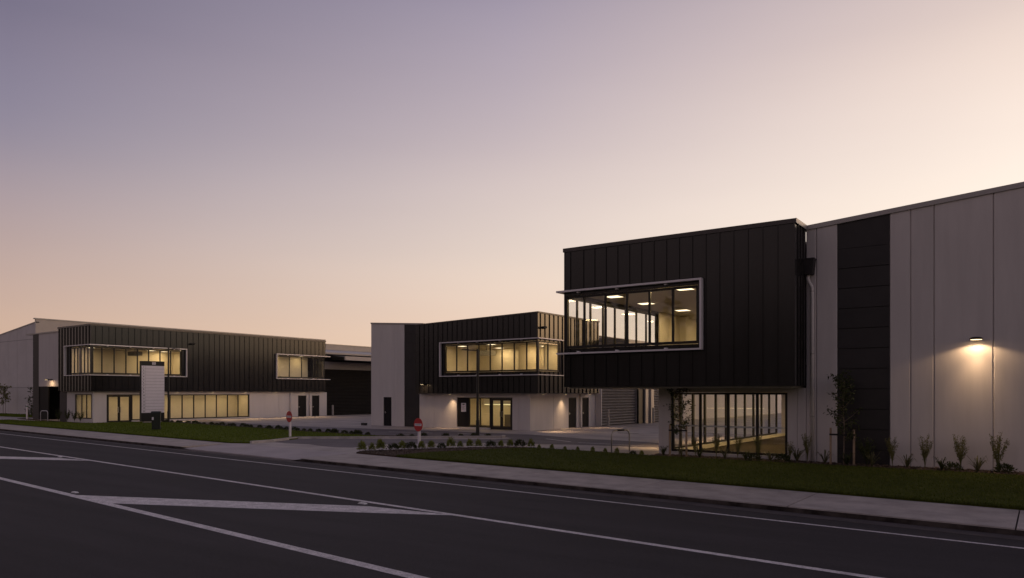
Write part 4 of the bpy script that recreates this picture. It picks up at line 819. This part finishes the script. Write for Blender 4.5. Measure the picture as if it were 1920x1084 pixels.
# ================================================================ PLANTS
def leaf(mb, p, d, l, w):
    d = d.normalized(); s_ = d.cross(Vector((random.gauss(0, 1), random.gauss(0, 1), random.gauss(0, 1)))).normalized() * w; b = d * l
    mb.quad(tuple(p), tuple(p + b * .45 + s_), tuple(p + b), tuple(p + b * .45 - s_))
def rv(): return Vector((random.gauss(0, 1), random.gauss(0, 1), random.gauss(0, 1))).normalized()
def young_tree(loc, h, rad, base, nb, nl, lm, label, ll=.11, stems=1, lw=.022):
    t = thing('young_tree', label, 'tree', loc); x, y, z = loc; tr = MB(); cr_ = MB()
    for s_ in range(stems):
        ox, oy = (random.uniform(-.35, .35), random.uniform(-.2, .2)) if stems > 1 else (0, 0)
        top = Vector((x + ox * 1.6 + random.uniform(-.1, .1), y + oy, z + h * random.uniform(.88, 1)))
        ctl = [Vector((x + ox, y + oy, z)), Vector((x + ox * 1.1 + .02, y + oy, z + h * .35)), Vector((x + ox * 1.3 - .03, y + oy + .02, z + h * .7)), top]
        tr.tube(ctl, [.024, .02, .014, .005], 7)
        for b in range(nb):
            f = base + (1 - base) * (b + random.random()) / nb; k = f * 3; i = min(2, int(k)); p = ctl[i].lerp(ctl[i + 1], k - i)
            a = random.uniform(0, 6.28); rr_ = rad * random.uniform(.5, 1.15) * (1.15 - .75 * abs(f - .55)); e = p + Vector((math.cos(a) * rr_, math.sin(a) * rr_, rr_ * random.uniform(.35, 1.1)))
            if e.z > z + h * 1.02: e.z = z + h * 1.02
            mid = p.lerp(e, .5) + Vector((0, 0, -.03)); tr.tube([p, mid, e], [.009, .006, .003], 5)
            for k in range(nl):
                g = random.uniform(.25, 1.05); q = p.lerp(e, g) + rv() * rad * .16; leaf(cr_, q, rv() + Vector((0, 0, -.5)) + (e - p).normalized() * .6, ll * random.uniform(.6, 1.25), lw * random.uniform(.7, 1.3))
    tr.build('trunk', BARK, t); cr_.build('crown', lm, t); return t
young_tree((-5.42, 26.42, .05), 3.12, .46, .22, 42, 21, L_DK, 'staked young tree in front of the black wall panel', .12)
young_tree((-11.17, 26.42, .05), 2.98, .42, .24, 36, 22, L_DK, 'staked young tree at the left edge of the lower glazing', .12)
young_tree((-96.6, 35.6, .05), 3.3, .48, .28, 13, 9, L_LT, 'cluster of three young stems before the far left grey wall', .24, 3, .06)
young_tree((-79.2, 31.6, .05), 2.9, .5, .2, 22, 14, L_DK, 'dark young tree before the black recess of the left building', .18, 1, .05)
def support(xa, xb, y, h, label):
    t = thing('tree_support', label, 'tree stakes', ((xa + xb) / 2, y, .05))
    for x, hh in ((xa, h), (xb, h - .04)): MB().hexa([(x - .03, y - .03, 0), (x + .03, y - .03, 0), (x + .03, y + .03, 0), (x - .03, y + .03, 0), (x - .028, y - .028, hh), (x + .028, y - .028, hh), (x + .028, y + .028, hh), (x - .028, y + .028, hh)]).build('stake', WOOD, t)
    MB().box(xa - .034, xb + .034, y - .036, y - .030, h - .25, h - .19).build('strap', STRAP, t)
support(-5.82, -5.1, 26.40, 1.26, 'pair of timber stakes with black strap by the black wall panel')
support(-11.52, -10.86, 26.36, 1.24, 'pair of timber stakes with black strap by the lower glazing')
def bush(n, r, h, lm, ll, lw, name='shrub', up=.5, stem=False, vase=False):
    m = MB()
    if stem:
        for k in range(15):
            a = random.uniform(0, 6.28); f = random.uniform(.25, 1.05); e = Vector((math.cos(a) * r * f, math.sin(a) * r * f, h * random.uniform(.62, 1.02)))
            s0 = Vector((0, 0, random.uniform(.05, .3) * h)); m.tube([(0, 0, 0), tuple(s0), tuple(s0.lerp(e, .5) + Vector((0, 0, .03))), tuple(e)], [.010, .008, .005, .002], 4, False)
            for j in range(n // 15):
                g = random.uniform(.25, 1.0); leaf(m, s0.lerp(e, g) + rv() * r * .16, rv() + Vector((0, 0, up)) + (e - s0).normalized() * .8, ll * random.uniform(.6, 1.2), lw)
    else:
        for k in range(n):
            v = rv(); v.z = abs(v.z); f = random.uniform(.25, 1.0) ** .6
            wob = 1 + .25 * math.sin(3 * math.atan2(v.y, v.x) + n) ; p = Vector((v.x * r * f * wob, v.y * r * f * wob, h * .12 + v.z * h * .8 * f)); leaf(m, p, v + rv() * .7 + Vector((0, 0, up)), ll * random.uniform(.6, 1.3), lw)
    return m.mesh(name, lm)
def flax(n, h, lm):
    m = MB()
    for k in range(n):
        a = random.uniform(0, 6.28); out = h * random.uniform(.3, .95); top = h * random.uniform(.55, 1); w = random.uniform(.012, .02); dx, dy = math.cos(a), math.sin(a); px, py = -dy * w, dx * w
        pts = [(0, 0), (.35 * out, .6 * top), (.75 * out, top), (out, top * random.uniform(.6, .98))]
        for (r0, z0), (r1, z1), w0, w1 in zip(pts, pts[1:], (1, 1, .7), (1, .7, .1)):
            m.quad((dx * r0 - px * w0, dy * r0 - py * w0, z0), (dx * r0 + px * w0, dy * r0 + py * w0, z0), (dx * r1 + px * w1, dy * r1 + py * w1, z1), (dx * r1 - px * w1, dy * r1 - py * w1, z1))
    return m.mesh('flax_plant', lm)
def place(name, me, loc, sc, label, cat, group=None):
    o = bpy.data.objects.new(name, me); COL.objects.link(o); o.location = loc; o.rotation_euler = (0, 0, random.uniform(0, 6.28)); o.scale = (sc * random.uniform(.9, 1.1), sc * random.uniform(.9, 1.1), sc)
    return tag(o, label, cat, group)
RB = [bush(520, .155, .42, L_YG, .085, .011, up=.75) for _ in range(4)] + [bush(420, .24, .34, L_DK, .08, .018, up=.3) for _ in range(2)]
WS = [bush(760, .20, 1.0, L_LT, .05, .009, 'upright_shrub', .6, True) for _ in range(4)]
DS = bush(420, .34, .95, L_DK, .08, .018, 'dark_shrub', .6, True)
FX = [flax(22, .55, L_FX), flax(18, .45, L_FX), flax(26, .42, L_DK)]
LG = [bush(200, .3, .30, L_DK, .10, .028, 'low_shrub', .3) for _ in range(2)]
for k, (x, y) in enumerate(((-22.7, 21.25), (-22.5, 21.6), (-22.4, 22.0), (-22.15, 22.5), (-22.0, 22.85), (-21.75, 23.15), (-21.5, 23.5), (-21.35, 23.95), (-21.1, 24.35), (-20.95, 24.75), (-20.7, 25.1), (-20.5, 25.5), (-20.2, 25.75), (-19.85, 26.2), (-19.5, 26.45), (-19.2, 26.75), (-18.8, 26.9), (-18.2, 26.9))):
    dark = k in (3, 5, 8, 13, 16)
    place('shrub', RB[4 + k % 2] if dark else RB[k % 4], (x, y, .045), random.uniform(.65, 1.15), 'dark rounded shrub in the bark bed by the no entry sign' if dark else 'small lime green tufted shrub in the bark bed by the no entry sign', 'shrub', 'dark shrubs in the bark bed' if dark else 'lime shrubs in the bark bed')
for x, y in ((-17.7, 26.78), (-17.0, 26.7), (-16.3, 26.62), (-15.65, 26.56), (-14.9, 26.48), (-14.3, 26.42), (-13.75, 26.37), (-13.0, 26.25), (-12.6, 26.2)):
    place('shrub', random.choice(RB[2:]), (x, y, .03), random.uniform(.42, .58), 'tiny tufted plant along the back edge of the right lawn', 'plant', 'tiny plants along the right lawn edge')
rowp = []
for (p, q, n) in (((-28.9, 29.1), (-24.6, 32.75), 7), ((-30.9, 29.65), (-36.5, 30.45), 9), ((-36.9, 30.5), (-44, 31.7), 10), ((-44.6, 31.8), (-55.3, 33.2), 13), ((-56, 33.3), (-61.6, 33.9), 9)):
    for k in range(n): f = (k + .5) / n; rowp.append((p[0] + (q[0] - p[0]) * f + random.uniform(-.25, .25), p[1] + (q[1] - p[1]) * f + random.uniform(-.12, .12)))
for x, y in rowp: place('shrub', random.choice((RB[4], RB[5], RB[5], LG[0])), (x, y, .04), random.uniform(.5, .85), 'small dark shrub in the row along the back of the left lawn', 'shrub', 'small shrubs along the left lawn')
for x, y, s_, lb in ((-6.58, 26.5, 1.0, 'wispy shrub at the foot of the downpipe'), (-4.0, 26.6, .98, 'wispy shrub just right of the black wall panel'), (-3.07, 26.55, 1.06, 'wispy shrub at the second wall joint from the black panel'), (-2.1, 26.55, 1.08, 'wispy leaning shrub below and left of the wall lamp'), (-1.15, 26.5, 1.2, 'tallest wispy shrub below and right of the wall lamp'), (-7.15, 26.45, .72, 'short wispy shrub between the lower glazing and the downpipe'), (-9.75, 26.45, .92, 'thin shrub before the second pane of the lower glazing'), (-8.95, 26.4, .9, 'thin shrub before the third pane of the lower glazing'), (-8.2, 26.4, .92, 'thin shrub before the fourth pane of the lower glazing'), (-10.55, 26.45, .8, 'thin shrub before the first pane right of the staked tree')):
    place('upright_shrub', random.choice(WS), (x, y, .05), s_, lb, 'shrub')
place('dark_shrub', DS, (-4.75, 26.62, .05), .95, 'dark bushy shrub before the black wall panel', 'shrub')
fl = [(-6.9, 26.4, 'strappy plant left of the downpipe'), (-6.0, 26.4, 'spiky dark plant beside the left stake of the right tree'), (-5.3, 26.3, 'strappy plant between the stakes of the right tree'), (-4.55, 26.35, 'strappy plant at the right foot of the black panel'), (-3.55, 26.35, 'low strappy plant between the first two wall shrubs'), (-2.6, 26.35, 'strappy plant between the second and third wall shrubs'), (-1.65, 26.35, 'widest strappy plant under the wall lamp'), (-11.75, 26.3, 'dark spiky plant at the corner of the right building'), (-11.0, 26.25, 'dark spiky plant between the stakes of the left staked tree'), (-10.3, 26.25, 'spiky plant before the first pane of the lower glazing'), (-9.35, 26.25, 'spiky plant before the second pane of the lower glazing'), (-8.6, 26.2, 'spiky plant before the third pane of the lower glazing'), (-7.75, 26.25, 'spiky plant before the fourth pane of the lower glazing')]
for k, (x, y, lb) in enumerate(fl): place('flax_plant', FX[k % 3] if k < 7 else FX[2 if k % 2 else 1], (x, y, .05), random.uniform(.8, 1.05), lb, 'plant')
for x, y, lb in ((-1.0, 26.4, 'leafy low shrub at the foot of the tallest wispy shrub'), (-2.3, 26.25, 'leafy low shrub right of the third wall strappy plant'), (-7.35, 26.3, 'leafy low shrub at the right end of the lower glazing'), (-8.3, 26.2, 'leafy low shrub below the fourth lower pane')): place('low_shrub', random.choice(LG), (x, y, .05), random.uniform(.7, 1.0), lb, 'shrub')
for x, y, s_, lb in ((-83.5, 33.0, 1.1, 'tall thin shrub left of the white post'), (-81.8, 32.6, 1.0, 'thin shrub beside the white post'), (-68.4, 29.3, 1.0, 'shrub before the dark pier of the left building'), (-66.6, 29.25, 1.05, 'shrub at the left end of the far end window'), (-65.3, 29.2, .95, 'shrub before the middle of the far end window'), (-64.2, 29.15, .9, 'shrub at the right end of the far end window')):
    place('dark_shrub', DS, (x, y, .03), s_, lb, 'shrub')
# the wood on the other side of the road, behind the photographer: it darkens the reflections in glass and cladding
m = MB()
for k in range(70):
    cx_, cy_ = random.uniform(-110, 60), random.uniform(-48, -30); hh = random.uniform(11, 18); rr_ = random.uniform(3, 5)
    m.tube([(cx_, cy_, -.5), (cx_ + .3, cy_, hh * .6)], [.3, .12], 5)
    for j in range(130):
        v = rv(); f = random.random() ** .4; leaf(m, Vector((cx_ + v.x * rr_ * f, cy_ + v.y * rr_ * f, hh * .55 + v.z * hh * .45 * f)), rv(), random.uniform(.9, 1.8), random.uniform(.4, .8))
struct('distant_woods', m, L_DK, 'stuff')['label'] = 'dark wood across the road, seen only mirrored in the glass'
for o in bpy.data.objects:
    if o.get('kind') in ('structure', 'stuff') and not o.get('label'):
        LB = {'road': 'dark asphalt road with painted lines in front', 'lawn': 'mown green lawn', 'grass': 'short mown grass blades covering the lawns', 'bark_chips': 'loose brown bark chips on the planting beds', 'footpath': 'pale jointed concrete footpath along the road'}
        st_ = o.name.split('.')[0]; o['label'] = LB.get(st_, 'part of the paved street setting: ' + st_.replace('_', ' '))
